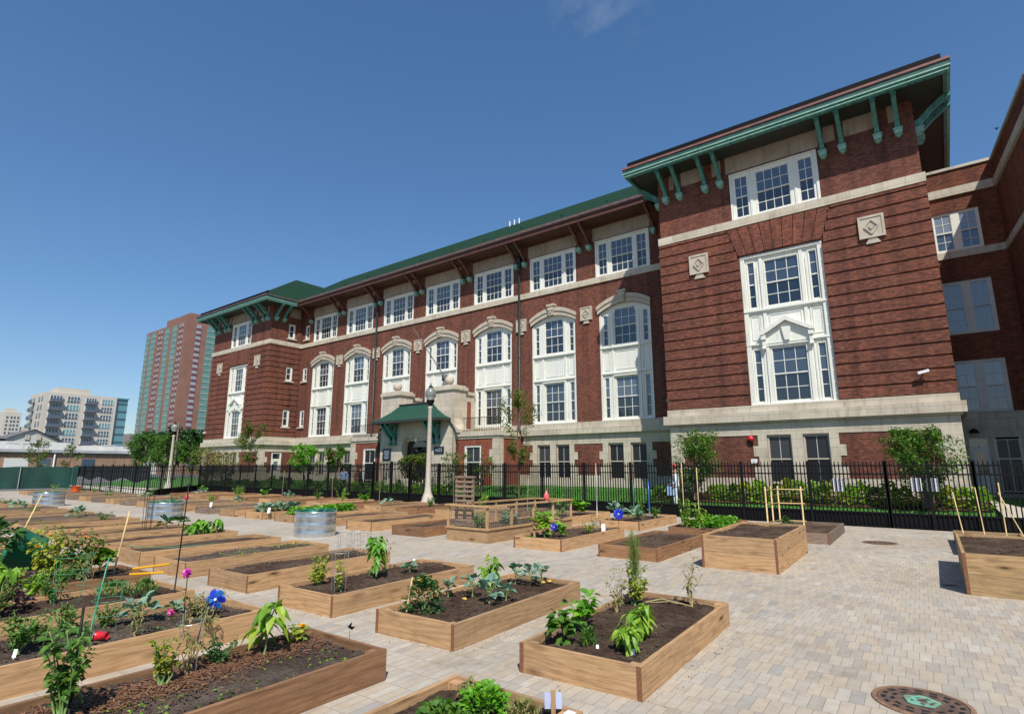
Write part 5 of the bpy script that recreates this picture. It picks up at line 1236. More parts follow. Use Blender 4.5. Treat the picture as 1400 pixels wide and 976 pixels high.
# -- row 1 left
plant('tomatoY', -10.2, 2.6, .82, .36, 'large olive tomato bush with orange blossoms, left of a pair', dens=1.5, lf='lf_yellow', flower=(2, .03, 'orange', .55), z=.19)
plant('tomatoY', -10.0, 2.95, .78, .34, 'large olive tomato bush with orange blossoms, right of a pair', dens=1.5, lf='lf_treeolive', flower=(3, .035, 'orange', .6))
plant('leafy', -10.15, 3.25, .5, .2, 'bright lime leafy plant right of the orange blossoms', lf='lf_lime', dens=1.2)
plant('kaleT', -10.5, 2.1, .98, .30, 'tall dark leafy crown on a bare stem at left', dens=1.2)
plant('pepper', -9.9, 2.05, .36, .24, 'lime pepper bush in front of the green tub', dens=1.5)
plant('marigold', -9.75, 2.7, .3, .25, 'low marigold bush beside the loppers', flower=(2, .02, 'orange', .7))
plant('burg', -9.7, 2.35, .2, .2, 'purple basil clump at the near side of the crowded tomato bed')
plant('tomato', -9.8, 1.75, .3, .22, 'short leafy plant at the left edge of the crowded tomato bed')
for i, (x, y, k) in enumerate([(-12.2, 1.9, 'cabbage'), (-12.1, 2.6, 'tomato'), (-14.2, 2.2, 'tomato'), (-16.2, 2.3, 'cabbage'), (-18.1, 2.6, 'cabbage')]):
    plant(k, x, y, .3, .3, ('blue-green cabbage in the bed behind the green tub', 'tomato plant in the bed behind the green tub', 'tomato plant beyond the leaning bamboo cane', 'blue-green cabbage near the left edge beyond the bamboo cane', 'farthest cabbage at the left edge')[i])
# -- row 2 left plants
for x, y, h, lb in ((-14.2, 6.3, .37, 'nearest of three small peppers at the end of a far bed'), (-14.35, 6.6, .40, 'middle of three small peppers at the end of a far bed'), (-14.45, 6.95, .37, 'farthest of three small peppers at the end of a far bed')): plant('pepperT', x, y, h, .16, lb)
for i, (x, y) in enumerate([(-16.2, 6.5), (-16.4, 6.9)]): plant('kale', x, y, .3, .2, ('near dark kale by the teepee stakes', 'far dark kale by the teepee stakes')[i], lf='lf_dark')
plant('low', -10.75, 6.75, .05, .34, 'patch of pale green seedlings at the far end of a bed', dens=2.6)
plant('low', -10.6, 5.6, .04, .3, 'faint row of sprouts in the middle of the seedling bed', dens=.9)
for i in range(9):
    x = -18.2 - 2 * i; k = ('low', 'tomato', 'cabbage')[i % 3]
    plant(k, x, 5.6 + rv(-.8, 1.0), .2 + .1 * (i % 2), .35, f'{ORD[i]} small crop leftward from the teepee stakes in the far left rows', group='small crops in the far left rows')
# -- row 3 / 4 plants
plant('leafy', -7.55, 11.1, .55, .24, 'tall lime bean plant beside the dark stick in the pinwheel bed', lf='lf_lime')
plant('leafy', -7.2, 11.25, .34, .2, 'bushy pepper right beside the small blue pinwheel')
plant('low', -7.8, 10.9, .08, .15, 'low green herb at the near left corner of the pinwheel bed', dens=1.5, lf='lf_mid')
plant('tomatoY', -7.1, 12.4, .3, .22, 'yellowish tomato in the middle of the pinwheel bed'); plant('dry', -7.3, 13.1, .4, .2, 'reddish dry stems by the white tag in the pinwheel bed')
plant('kale', -8.0, 15.6, .5, .3, 'left blue-green kale in the bed behind the empty bed', dens=1.4); plant('kale', -7.6, 15.9, .45, .3, 'right blue-green kale in the bed behind the empty bed', dens=1.4)
plant('tomato', -7.8, 16.6, .6, .3, 'tall tomato near the fence left of the person in white'); plant('tomato', -7.5, 17.2, .45, .3, 'feathery green plant near the fence below the person in white')
plant('leafy', -10.2, 16.0, .55, .35, 'dark green squash bush behind the pinwheel bed', lf='lf_mid', dens=1.6); plant('leafy', -10.1, 17.0, .5, .36, 'pale green squash bush behind the pinwheel bed', lf='lf_bright', dens=1.6)
plant('tomatoY', -10.0, 15.5, .3, .25, 'yellowish low plant at the near end of the squash bed')
for i in range(18):
    j, k = i % 3, i // 3; plant('lettuce', -5.05 - .32 * j - .03 * k, 15.55 + .36 * k, .16, .19, f'bright lettuce beside the bean stakes, {ORD[k]} back in its {ORD[j]} row from the right', group='lettuce rows', dens=1.0, z=.16)
plant('bean', -5.7, 15.0, .9, .22, 'climbing bean on the left stake of the lettuce bed', dens=1); plant('bean', -5.3, 14.95, .8, .2, 'climbing bean on the right stake of the lettuce bed', dens=.8)
stake(-5.72, 15.0, .18, 1.9, 'bamboo', 'left of the two tall stakes in the lettuce bed', .012); stake(-5.3, 14.95, .18, 1.75, 'bamboo', 'right of the two tall stakes in the lettuce bed', .012)
plant('tomato', -4.1, 17.9, .45, .3, 'dark green pepper bush inside the bamboo trellis', lf='lf_dark', dens=1.3) if 0 else plant('dome', -3.38, 15.75, .36, .18, 'dark green bush inside the bamboo trellis', dens=.7) and None
for i in range(12):
    plant('lettuce', -17.25 - .3 * (i % 2) - .06 * (i // 2), 10.95 + .45 * (i // 2), .22, .26, f'bright lettuce head behind the nearest steel tank, {ORD[i // 2]} back on the {("right", "left")[i % 2]} side', group='lettuce behind the steel tank', dens=1.3)
for i in range(6): plant('cabbage', -19.3 - .35 * (i % 2), 11.0 + .55 * (i // 2), .3, .28, f'blue-green cabbage in the white-tagged bed, {ORD[i // 2]} back on the {("right", "left")[i % 2]} side', group='cabbages in the tagged bed', dens=1.3)
for i in range(16):
    x = -21.2 - 1.97 * i; y = 11.0 + rv(0, 2.2); k = ('tomato', 'low', 'cabbage', 'bean')[i % 4]
    plant(k, x, y, (.4, .1, .3, .5)[i % 4], .35, f'{ORD[i]} small crop leftward from the cabbages in the far back beds', group='small crops in the far back rows', dens=.8)
for i in range(13):
    x = -12.6 - 2.05 * i; k = ('leafy', 'bean', 'tomato', 'cabbage')[i % 4]
    if i in (0,): continue
    plant(k, x, 15.8 + rv(0, 1.8), (.45, .7, .5, .35)[i % 4], .34, f'{ORD[i]} crop leftward from the mesh-sided planter in the row along the fence', group='crops along the black fence', dens=.9)
for i in range(5): plant('tomato', PX0 + .35 + .6 * (i % 2), 11.4 + .6 * i, .5, .32, f'{ORD[i]} plant back from the slatted panel inside the mesh-sided planter', group='plants in the mesh planter', dens=1.2, lf='lf_kale' if i % 2 else 'lf_mid')
for i in range(6):
    x = .55 + .33 * i - .45; plant('bean', x, 15.25 + .1 * (i % 2), .28, .2, f'{ORD[i]} bean plant from the left behind the tall right bed', group='bean plants at the canes', dens=.8)
    stake(x, 15.2 + .1 * (i % 2), .2, 1.25 + .1 * (i % 3), 'bamboo', f'{ORD[i]} bamboo cane from the left in the bean bed at right', .011, dx=(-.1, -.05, .0, -.35, -.25, -.12)[i], dy=.1, group='bean canes at right')
# -- bottom bed
plant('basil', -2.55, 3.05, .15, .17, 'bright green basil at the far end of the bottom bed', dens=1.0)
plant('basil', -2.62, 2.72, .12, .17, 'lower green mint clump nearest the bottom edge', dens=1.0, lf='lf_mid')
plant('dry', -2.82, 3.2, .12, .10, 'small dry grey sprigs in the far corner of the bottom bed', dens=1.5); plant('herb', -2.3, 3.12, .07, .09, 'dry brown tuft near the card stake', lf='lf_dry')

# ------------------------------------------------------------------ garden bits
e = empty('card_on_stake', (-2.17, 3.27, .2), 'blue-white card clipped to a flat wood stake at the bottom edge', 'plant label')
mb = MB(); mb.box(-.014, .014, -.006, .004, -.02, .16); o = mb.build('wood_stake', 'wood_new'); o.parent = e
mb = MB(); mb.box(-.055, -.016, .005, .008, .05, .145); mb.box(.016, .055, .005, .008, .05, .145); o = mb.build('card', mat('striped_card', (.42, .46, .66), .6)); o.parent = e; e.rotation_euler.z = R(38)
mb = MB(); mb.box(-2.09, -2.03, 3.26, 3.32, .247, .25); tag(mb.build('paper_tag', 'paper'), 'small white paper lying on the corner of the bottom bed', 'paper tag')
def ptag(x, y, z, label, rz=35, s=1.0):
    e = empty('plant_tag', (x, y, z), label, 'plant tag', 'white plant tags'); e.rotation_euler = (R(-12), 0, R(rz)); mb = MB(); mb.box(-.012 * s, .012 * s, 0, .002, 0, .045 * s); o = mb.build('tag_face', 'plastic_white'); o.parent = e
    mb = MB(); mb.box(-.004, .004, 0.0, .002, -.03, 0); o = mb.build('tag_spike', 'plastic_white'); o.parent = e
ptag(-2.6, 4.62, .2, 'white tag beside the needle-leaved herb'); ptag(-2.3, 4.7, .2, 'white tag under the drooping near pepper'); ptag(-7.2, 6.75, .2, 'white tag beside the wire cages', s=1.6)
ptag(-6.37, 1.5, .2, 'white tag beside the tomato at the left edge', s=1.4); ptag(-18.75, 10.75, .22, 'white square tag in front of the blue-green cabbages', s=4); ptag(-16.95, 10.75, .22, 'white square tag in front of the bright lettuce', s=4); ptag(-7.0, 12.9, .2, 'tall white tag in the pinwheel bed', s=4)
ptag(-23.5, 11.0, .22, 'far white square tag behind the second steel tank', s=4)
def pinwheel(x, y, z0, z1, r, m, mc, label, n=6, rz=35):
    e = empty('pinwheel', (x, y, z0), label, 'pinwheel'); mb = MB(); mb.tube([(0, 0, 0), (0, 0, z1 - z0)], .005, 6); o = mb.build('pinwheel_stick', 'black'); o.parent = e
    mb = MB()
    for i in range(n):
        a = 2 * math.pi * i / n; d = Vector((math.cos(a), 0, math.sin(a))); s = Vector((-math.sin(a), 0, math.cos(a))); 
        pts = [Vector((0, 0, 0)), d * r * .45 + s * r * .34 + Vector((0, -.02, 0)), d * r * .85 + s * r * .3 + Vector((0, .0, 0)), d * r, d * r * .85 - s * r * .3 + Vector((0, .015, 0)), d * r * .45 - s * r * .34 + Vector((0, .012, 0))]
        mb.add([tuple(p + Vector((0, -.02 - .004 * (i % 2), z1 - z0))) for p in pts], [(0, 1, 2, 3, 4, 5)], i % 2 if mc else 0)
    o = mb.build('petals', [m] + ([mc] if mc else [])); o.parent = e
    mb = MB(); mb.sphere((0, -.035, z1 - z0), r * .14, 8); o = mb.build('hub', 'plastic_white' if m != 'magenta' else 'magenta'); o.parent = e; e.rotation_euler.z = R(rz)
pinwheel(-6.17, 3.05, .18, .42, .105, 'plastic_blue', 'plastic_lblue', 'large blue foil pinwheel beside the lime pepper plant')
pinwheel(-7.0, 3.1, .18, .58, .055, 'magenta', None, 'magenta flower pinwheel on a thin dark stick', 8)
pinwheel(-6.7, 2.85, .18, .25, .04, 'pink', None, 'low pink flower decoration beside the broccoli', 7)
pinwheel(-7.12, 10.85, .18,   .46, .085, 'plastic_blue', None, 'small blue flower pinwheel near the front of its bed', 7)
pinwheel(-6.78, 13.3, .18, .60, .14, 'plastic_blue', None, 'blue flower pinwheel at the far end of the same bed', 7)
e = empty('plastic_cup', (-6.36, 2.12, .235), 'red plastic cup lying on the soil', 'cup'); mb = MB(); mb.lathe([(.030, -.05), (.042, .055), (.045, .057), (.040, .055), (.028, -.046)], n=20); o = mb.build('cup_body', 'plastic_red', None, True); o.parent = e; e.rotation_euler = (R(92), 0, R(-60))
mb = MB(); mb.lathe([(.0455, .054), (.0455, .060)], n=20, cap=False); o = mb.build('cup_rim', 'plastic_white'); o.parent = e
stake(-6.34, 2.0, .18, .92, 'greenwire', 'pale green plastic pole leaning beside the red cup', .006, dx=-.04, dy=.1); stake(-7.72, 3.28, .15, 1.55, 'black', 'thin tall dark pole in the herb bed', .008, dx=.04, dy=.02)
e = empty('hummingbird_feeder', (-7.7, 3.3, 1.38), 'small dark red ornament hanging near the top of the tall dark pole', 'ornament'); mb = MB(); mb.sphere((0, 0, 0), .022, 10, 0, 1.6); mb.tube([(0, 0, .03), (.03, 0, .07)], .003, 5); o = mb.build('ornament_body', 'plastic_red', None, True); o.parent = e
# bird-shaped stake
e = empty('bird_stake', (-4.35, 3.55, 0), 'dark bird silhouette on a thin wire before the yellowing tomato bed', 'garden ornament'); mb = MB(); mb.tube([(0, 0, .2), (.0, 0, .32)], .002, 5); o = mb.build('wire', 'black'); o.parent = e
e.location = (-4.45, 3.42, .0); mb = MB(); mb.add([(-.06, 0, .36), (-.03, .008, .33), (.02, .01, .32), (.045, 0, .335), (.075, 0, .36), (.03, -.008, .355), (.0, .02, .385), (-.02, -.008, .35)], [(0, 1, 7), (1, 2, 5, 7), (2, 3, 5), (3, 4, 5), (7, 5, 6)]); o = mb.build('bird_shape', 'black'); o.parent = e
def cage(x, y, z, r, h, m, label, n=4, rings=2, wr=.0022, grp=None):
    e = empty('wire_cage', (x, y, z), label, 'plant cage', grp); mb = MB()
    for i in range(n): a = 2 * math.pi * i / n + .4; mb.tube([(r * .8 * math.cos(a), r * .8 * math.sin(a), 0), (r * math.cos(a), r * math.sin(a), h)], wr, 5)
    for k in range(rings): zz = h * (k + 1) / rings * .98; rr = r * (.8 + .2 * (k + 1) / rings); mb.tube([(rr * math.cos(a), rr * math.sin(a), zz) for a in np.linspace(0, 6.283, 18)], wr, 5, cap=False)
    o = mb.build('cage_wire', m); o.parent = e
for i, (x, y) in enumerate([(-8.75, 6.5), (-8.45, 6.7), (-8.95, 6.95)]): cage(x, y, .18, .13, .42, 'wire', ('left thin wire cage in the bare bed', 'right thin wire cage in the bare bed', 'farthest thin wire cage in the bare bed')[i], grp='wire cages in the bare bed', wr=.003)
cage(-6.42, 4.72, .18, .12, .5, 'wire', 'wire cage around the sparser yellowing tomato', wr=.003)
cage(-6.85, 2.3, .18, .15, .42, 'greenwire', 'green wire cage around a short tomato plant', rings=3); cage(-8.4, 2.4, .18, .2, .55, 'greenwire', 'green wire cage in the grassy herb bed', rings=3)
cage(-16.3, 6.1, .18, .12, 1.0, 'black', 'dark teepee of thin stakes in a far bed', n=5, rings=1, wr=.006); cage(-4.82, 2.2, .18, .1, .4, 'wire', 'white wire ring cage in the mulched bed', rings=1)
stake(-11.2, 2.3, .1, 1.35, 'bamboo', 'tall leaning bamboo cane at the left edge', .012, dx=.1, dy=.35); stake(-10.1, 3.4, .15, 1.1, 'bamboo', 'bamboo cane standing behind the lime leafy plant', .012, dx=.05, dy=.1)
stake(-7.72, 10.95, .15, .78, 'wood_red', 'short dark wooden stick in the pinwheel bed', .028, dx=-.05, name='wooden_stick')
stake(-9.0, 16.2, .15, 1.9, 'wire', 'thin pale metal pole in the squash bed', .011); stake(-8.3, 17.4, .15, 1.3, 'plastic_green', 'teal stake by the fence left of the person in white', .02); stake(-7.9, 17.7, .15, 1.3, 'plastic_lblue', 'blue stake by the fence left of the person in white', .02)
for i in range(5): stake(-12.5 - 3.9 * i, 17 + rv(-.5, .5), .15, 1.35 + .25 * (i % 3), 'wood_grey', f'{ORD[i]} pale cane leftward in the last bed row by the fence', .010, dx=.05 * (-1) ** i, group='canes along the fence row')
# bamboo trellis
e = empty('bamboo_trellis', (-3.5, 15.7, .18), 'folding bamboo trellis of two panels', 'trellis'); mb = MB()
tp = [(-3.72, 15.3), (-3.68, 15.7), (-3.62, 16.15), (-3.3, 16.18), (-3.08, 16.2)]
for x, y in (tp[0], tp[1], tp[2], tp[4]): mb.tube([(x, y, .15), (x, y, 1.28)], .018, 8)
for z in (.42, .85, 1.2): mb.tube([(*tp[0], z), (*tp[2], z)], .015, 6); mb.tube([(*tp[2], z), (tp[4][0] + .06, tp[4][1], z)], .015, 6)
o = mb.build('cane_frame', 'bamboo', e, True)
# loppers, green tub, feeder on planter, orange bucket
e = empty('loppers', (-9.2, 3.5, .3), 'pair of loppers with yellow handles resting on the crowded bed', 'loppers')
mb = MB(); mb.tube([(-9.25, 3.35, .36), (-9.0, 3.72, .40)], .016, 8); mb.build('handle', 'yellow', e, True); mb = MB(); mb.tube([(-9.2, 3.3, .30), (-8.9, 3.62, .31)], .016, 8); mb.build('handle', 'yellow', e, True)
mb = MB(); mb.tube([(-9.5, 3.05, .30), (-9.25, 3.35, .36)], .01, 6); mb.tube([(-9.5, 3.05, .28), (-9.2, 3.3, .30)], .01, 6); mb.bar((-9.62, 2.95, .27), (-9.48, 3.07, .29), .04, .01); mb.build('blade', 'black', e)
e = empty('garden_tub', (-10.6, 2.35, .2), 'round dark green plastic tub at the left among tomatoes', 'tub'); mb = MB(); mb.lathe([(.24, 0), (.28, .36), (.30, .37), (.30, .40), (.27, .40), (.22, .02)], n=28, cap=False); o = mb.build('tub_body', 'plastic_green', None, True); o.parent = e; e.rotation_euler = (R(70), 0, R(-10)); e.location = (-10.75, 2.65, .5)
e = empty('bird_feeder', (-8.9, 13.2, .86), 'pink-red teardrop feeder on the rail of the mesh-sided planter', 'feeder'); mb = MB(); mb.lathe([(.02, 0), (.065, .04), (.08, .10), (.055, .18), (.02, .25), (.004, .29)], n=14); o = mb.build('feeder_body', mat('salmon_plastic', (.75, .12, .12), .35), None, True); o.parent = e
e = empty('orange_bucket', (-44.5, 12.3, .25), 'small orange bucket at the far left corner', 'bucket'); mb = MB(); mb.lathe([(.2, 0), (.26, .34), (.28, .35), (.24, .35), (.18, .02)], n=18, cap=False); o = mb.build('bucket_body', mat('orange_plastic', (.8, .12, .02), .4), None, True); o.parent = e
mb = MB(); mb.tube([(-12.9, 4.55, .26), (-12.4, 4.75, .24), (-12.0, 4.9, .26), (-11.9, 5.6, .25), (-12.3, 6.2, .26)], .006, 6); tag(mb.build('green_twine', 'greenwire', None, True), 'green twine lying across a bare bed', 'twine')
mb = MB(); mb.add([(-.32, 11.2, .01), (-.14, 11.3, .01), (-.12, 11.18, .03), (-.28, 11.12, .012)], [(0, 1, 2, 3)]); tag(mb.build('crumpled_paper', mat('grey_paper', (.3, .32, .4), .7)), 'crumpled grey paper on the paving beside the tall right bed', 'paper scrap')
for (x, y, nm) in ((-4.02 - .5, 6.75, 'yellow dead leaves in the far right corner of the kale bed'), (-4.75, 5.3, 'yellow fallen leaf under a kale plant')):
    mb = MB()
    for i in range(5 if 'dead' in nm else 1): add_leaf(mb, (x + rv(-.05, .05), y + rv(-.05, .05), .22), dirv(.1, .5), .07, .025, big=True)
    tag(mb.build('dead_leaf', mat('yellow_dead_leaf', (.5, .32, .06), .6)), nm, 'dead leaves')
# soil spilled on the paving
mb = MB()
for i in range(2600):
    e, xr, yn, w, L, zs = BEDS[random.randrange(0, 18)]; side = random.random()
    if side < .5: x, y = xr + abs(random.gauss(0, .10)) + .01, yn + rv(0, L)
    elif side < .75: x, y = xr - w - abs(random.gauss(0, .08)) - .01, yn + rv(0, L)
    else: x, y = xr - rv(0, w), yn - abs(random.gauss(0, .08)) - .01
    s_ = abs(random.gauss(0, .003)) + .0015; mb.add([(x - .01 + a * s_, y + b * s_, .002 + (c + .4) * s_) for a, b, c in [(0, 0, 1), (.9, 0, .2), (.2, .9, .2), (-.8, .4, .2), (-.6, -.7, .2), (.4, -.85, .2), (0, 0, -.4)]], [(0, 1, 2), (0, 2, 3), (0, 3, 4), (0, 4, 5), (0, 5, 1)])
tag(mb.build('spilled_soil', 'soil'), 'crumbs of soil spilled on the paving along the beds', 'soil', kind='stuff')
# soil crumbs on the near beds
ico = [(0, 0, 1), (.9, 0, .2), (.2, .9, .2), (-.8, .4, .2), (-.6, -.7, .2), (.4, -.85, .2), (0, 0, -.5)]
icf = [(0, 1, 2), (0, 2, 3), (0, 3, 4), (0, 4, 5), (0, 5, 1), (6, 2, 1), (6, 3, 2), (6, 4, 3), (6, 5, 4), (6, 1, 5)]
for (e, xr, yn, w, L, zs) in [b for b in BEDS if math.hypot(b[1], b[2]) < 12.2]:
    mb = MB(); n = int(900 if math.hypot(xr, yn) < 7.5 else 350)
    for i in range(n):
        s = abs(random.gauss(0, .0055)) + .003; cx, cy = rv(-w + .06, -.06), rv(.06, L - .06)
        mb.add([(cx + a * s * rv(.7, 1.3), cy + b * s * rv(.7, 1.3), zs + .012 + c * s * .8) for a, b, c in ico], icf)
    o = mb.build('soil_crumbs', 'soil' if random.random() < .5 else 'soil_dry'); o.parent = e; o['kind'] = 'stuff'

# ------------------------------------------------------------------ trees and shrubs by the school
def tree(name, x, y, z, h, crown0, r, nleaf, ls, lm, label, group=None, trunk=.05, shape='oval', cat='tree', stems=1, limbs=14, flat=.6):
    e = empty(name, (x, y, z), label, cat, group); tk, lv = MB(), MB(); tips = []
    for s in range(stems):
        ox, oy = (rv(-.12, .12), rv(-.12, .12)) if stems > 1 else (0, 0)
        pts = [Vector((ox + rv(-.02, .02) * i + ox * i * .5, oy + rv(-.02, .02) * i + oy * i * .5, h * .96 * i / 6)) for i in range(7)]
        tk.tube(pts, [trunk * (1 - .85 * i / 6) + .004 for i in range(7)], 8)
        for k in range(limbs):
            t = rv(crown0 / h * .9, .93); i = min(5, int(t * 6)); p = pts[i].lerp(pts[i + 1], t * 6 - i); a = rv(0, 6.283)
            tt = (t * h - crown0) / (h - crown0)
            rr = r * (math.sin(math.pi * min(1, max(.12, tt * .85 + .12))) ** .6 if shape == 'oval' else (1 - .75 * tt) if shape == 'cone' else 1) * rv(.6, 1.08)
            q = p + Vector((math.cos(a) * rr, math.sin(a) * rr, rr * rv(.35, 1.1) * flat)); m = p.lerp(q, .5) + Vector((0, 0, -.05 * rr))
            tk.tube([p, m, q], [trunk * .3, trunk * .2, .004], 5); tips += [(m, rr * .26), (p.lerp(q, .75), rr * .3), (q, rr * .26)]
        tips.append((pts[-1], r * .22))
    for i in range(nleaf):
        c, rad = random.choice(tips); d = dirv(-1.4, 1.4); p = c + d * rad * rv(.1, 1) ** .5; L = ls * rv(.6, 1.2)
        add_leaf(lv, p, dirv(-.9, .7), L, L * .34, 0, droop=.3)
    o = tk.build('trunk', 'bark', None, True); o.parent = e; o = lv.build('crown', lm); o.parent = e; return e
tree('young_tree', -17.9, 24.0, .2, 5.5, 1.8, 1.0, 2600, .12, 'lf_treeolive', 'slender young tree with thin leaves in front of the downspout', trunk=.06, limbs=26, flat=1.6)
tree('young_tree', -45.4, 24.0, .2, 5.1, 1.9, 1.3, 2600, .15, 'lf_treeolive', 'thin young tree in front of the far pavilion', trunk=.05, limbs=20, flat=1.0)
tree('bushy_tree', -8.9, 24.6, .4, 2.9, .6, 1.15, 6500, .10, 'lf_tree', 'rounded bushy small tree behind the person in white', trunk=.05, stems=3, limbs=16)
tree('bushy_tree', -.7, 24.4, .4, 2.7, .5, 1.0, 7000, .10, 'lf_tree', 'wide bushy small tree near the right corner of the brick pavilion', trunk=.05, stems=4, limbs=16)
tree('bushy_tree', -37.9, 24.4, .3, 3.1, 1.1, 1.25, 4200, .14, 'lf_bright', 'bright leafy small tree left of the staked pair by the far basement windows', trunk=.05, stems=2)
tree('bushy_tree', -34.2, 24.4, .3, 3.0, 1.3, 1.0, 3400, .14, 'lf_tree', 'bright small tree left of the porch, tied to stakes', trunk=.05)
for x in (-34.8, -33.6): stake(x, 24.2, .2, 2.6, 'bamboo', ('left' if x < -34 else 'right') + ' wooden stake beside the small tree left of the porch', .035, name='tree_stake', group='tree stakes left of the porch')
tree('ornamental_shrub', -25.2, 23.4, .2, 2.3, .9, .75, 4200, .12, 'lf_treeolive', 'fine-leaved green shrub in front of the entrance door', trunk=.03, stems=4, cat='shrub')
tree('ornamental_shrub', -23.2, 24.6, .4, 2.3, .5, .7, 1100, .12, 'lf_treeolive', 'sparse airy shrub right of the lamp post', trunk=.02, stems=4, cat='shrub')
tree('ornamental_shrub', -21.6, 25.3, .4, 2.2, .5, .6, 800, .12, 'lf_treeolive', 'sparse shrub below the number plaque wall', trunk=.02, stems=3, cat='shrub')
tree('bare_shrub', -53.5, 24.5, .2, 3.2, .6, 1.6, 2200, .14, 'lf_dry', 'reddish twiggy shrub left in front of the far pavilion', trunk=.03, stems=4, cat='shrub'); tree('bare_shrub', -50.0, 24.3, .2, 2.9, .6, 1.4, 1600, .14, 'lf_dry', 'reddish twiggy shrub in front of the far pavilion quoins', trunk=.03, stems=4, cat='shrub')
for i in range(25):
    x = -9.6 + .43 * i; 
    if -9.4 < x < -8.4: continue
    plant('hosta', x, 25.3 + rv(-.3, .4), .75 + rv(-.12, .3), .42, f'{("lime", "mid green", "yellowing", "bright green")[i % 4]} leafy shrub, {ORD[i]} from the left against the near pavilion', z=.3, cat='shrub', group='shrubs against the near pavilion', lf=('lf_lime', 'lf_mid', 'lf_yellow', 'lf_lime')[i % 4], dens=1.0)
for i in range(20):
    x = -32.5 + .62 * i; plant('hosta', x, 22.2 + rv(-.4, .5), .7 + rv(-.15, .3), .42, f'leafy green shrub, {ORD[i]} from the left in the bed before the porch', z=.05, cat='shrub', group='shrubs before the porch', lf=('lf_mid', 'lf_bright', 'lf_lime', 'lf_mid')[i % 4], dens=1.1)
for i in range(16):
    x = -46 + .85 * i; plant('hosta', x, 23.2 + rv(-.6, .6), .65 + rv(-.1, .4), .45, f'leafy shrub, {ORD[i]} from the left behind the far half of the fence', z=.15, cat='shrub', group='shrubs behind the far fence', lf=('lf_mid', 'lf_dark', 'lf_bright')[i % 3], dens=.9)
plant('hosta', -9.9, 23.6, .9, .7, 'dark green round shrub left of the person in white', z=.1, cat='shrub', lf='lf_mid', dens=2.2)
for i in range(9): plant('low', -22 + 1.5 * i, 20.0, .15, .4, f'low green weeds at the fence base, {ORD[i]} clump from the left', z=.0, group='weeds at the fence', lf='lf_mid', dens=1.2)
# left street trees
for i, (x, y, h, r, n, lm, lb) in enumerate([(-70, 24.8, 5.7, 1.8, 3000, 'lf_tree', 'left of two light green street trees below the brick tower'), (-66, 25.6, 5.4, 1.5, 2400, 'lf_tree', 'right of two light green street trees below the brick tower'), (-75, 12.7, 4.2, .9, 900, 'lf_tree', 'thin sapling at the far left above the green screen'), (-72, 16.4, 4.6, 1.3, 900, 'lf_treeolive', 'sparse sapling above the middle of the green screen'), (-71, 18.8, 4.2, .9, 600, 'lf_treeolive', 'sparse sapling above the end of the green screen'), (-64, 27.5, 4.2, 1.4, 2000, 'lf_tree', 'small green tree beside the far pavilion corner')]):
    tree('street_tree', x, y, 0, h, 1.6, r, n, .2, lm, lb, trunk=.07, stems=2 if i < 2 else 1, limbs=18)
for i, (x, y, h, lb) in enumerate([(-128, 47, 9, 'left dark green tree clump before the brick tower'), (-126, 51, 10, 'middle dark green tree clump before the brick tower'), (-124, 55, 9.5, 'right dark green tree clump before the brick tower')]):
    tree('dark_tree', x, y, 0, h, 2.5, 3.4, 5200, .55, 'lf_far', lb, trunk=.22, limbs=30)

# ------------------------------------------------------------------ background buildings
gl_t = mat('tower_green_glass', (.10, .22, .19), .15, spec=.8); pan = noisy('tower_spandrel', (.22, .31, .27), (.15, .23, .20), .3, .6)
M['tower_brick'] = noisy('tower_brick', (.24, .125, .09), (.20, .10, .072), .15, .9); M['beige'] = noisy('beige_precast', (.52, .48, .41), (.46, .42, .36), .1, .85)
M['dkglass'] = mat('dark_blue_glass', (.05, .085, .12), .1, spec=.8); M['tealglass'] = mat('teal_glass', (.10, .24, .27), .1, spec=.8); M['burgpanel'] = mat('burgundy_panel', (.13, .045, .06), .6); M['palepanel'] = mat('pale_window_panel', (.30, .31, .34), .4)
T = empty('apartment_tower', (-305, 125, 0), 'tall brick apartment tower with green glass window strips', 'building')
tx0, tx1, ty0, ty1, tz = -333, -286.5, 113.5, 150, 75
mb = MB(); mb.box(tx0, tx1, ty0, ty1, 0, tz - 3); mb.box(tx1 - 22, tx1, ty0, ty1, tz - 3, tz); mb.box(tx1 - 14, tx1 - 3, ty0 + 3, ty1 - 3, tz, tz + 2); mb.build('tower_wall', 'tower_brick', T)
nf = 24
def strip(axis, a, b, kind):
    m1 = MB(); m2 = MB()
    for i in range(nf):
        z0 = 3 + (tz - 7) * i / nf; z1 = z0 + (tz - 7) / nf
        f = (lambda u0, u1, q0, q1, d, mbx: mbx.box(u0, u1, ty0 - d, ty0 + .05, q0, q1)) if axis == 'y' else (lambda u0, u1, q0, q1, d, mbx: mbx.box(tx1 - .05, tx1 + d, u0, u1, q0, q1))
        f(a, b, z0 + 1.15, z1 - .05, .15, m1); f(a, b, z0, z0 + 1.1, .3, m2)
        if kind == 'g':
            k = 4
            for j in range(1, k): u = a + (b - a) * j / k; f(u - .1, u + .1, z0 + 1.15, z1 - .05, .25, m2)
    o = m2.build('spandrel_panels', pan if kind == 'g' else 'burgpanel', T); m1.build('strip_glass', gl_t if kind == 'g' else 'palepanel', o)
for a, b, k in ((-332.5, -328.5, 'g'), (-326.3, -320.5, 'g'), (-316.6, -315.4, 'p'), (-313.6, -312.4, 'p'), (-309.2, -304, 'g'), (-300.2, -295, 'g'), (-292.4, -291.3, 'p'), (-289.6, -288.5, 'p')): strip('y', a, b, k)
for a, b, k in ((118.7, 121, 'p'), (123.8, 136, 'g')): strip('x', a, b, k)
T = empty('apartment_block', (-255, 68, 0), 'beige mid-rise apartment block with dark balconies', 'building')
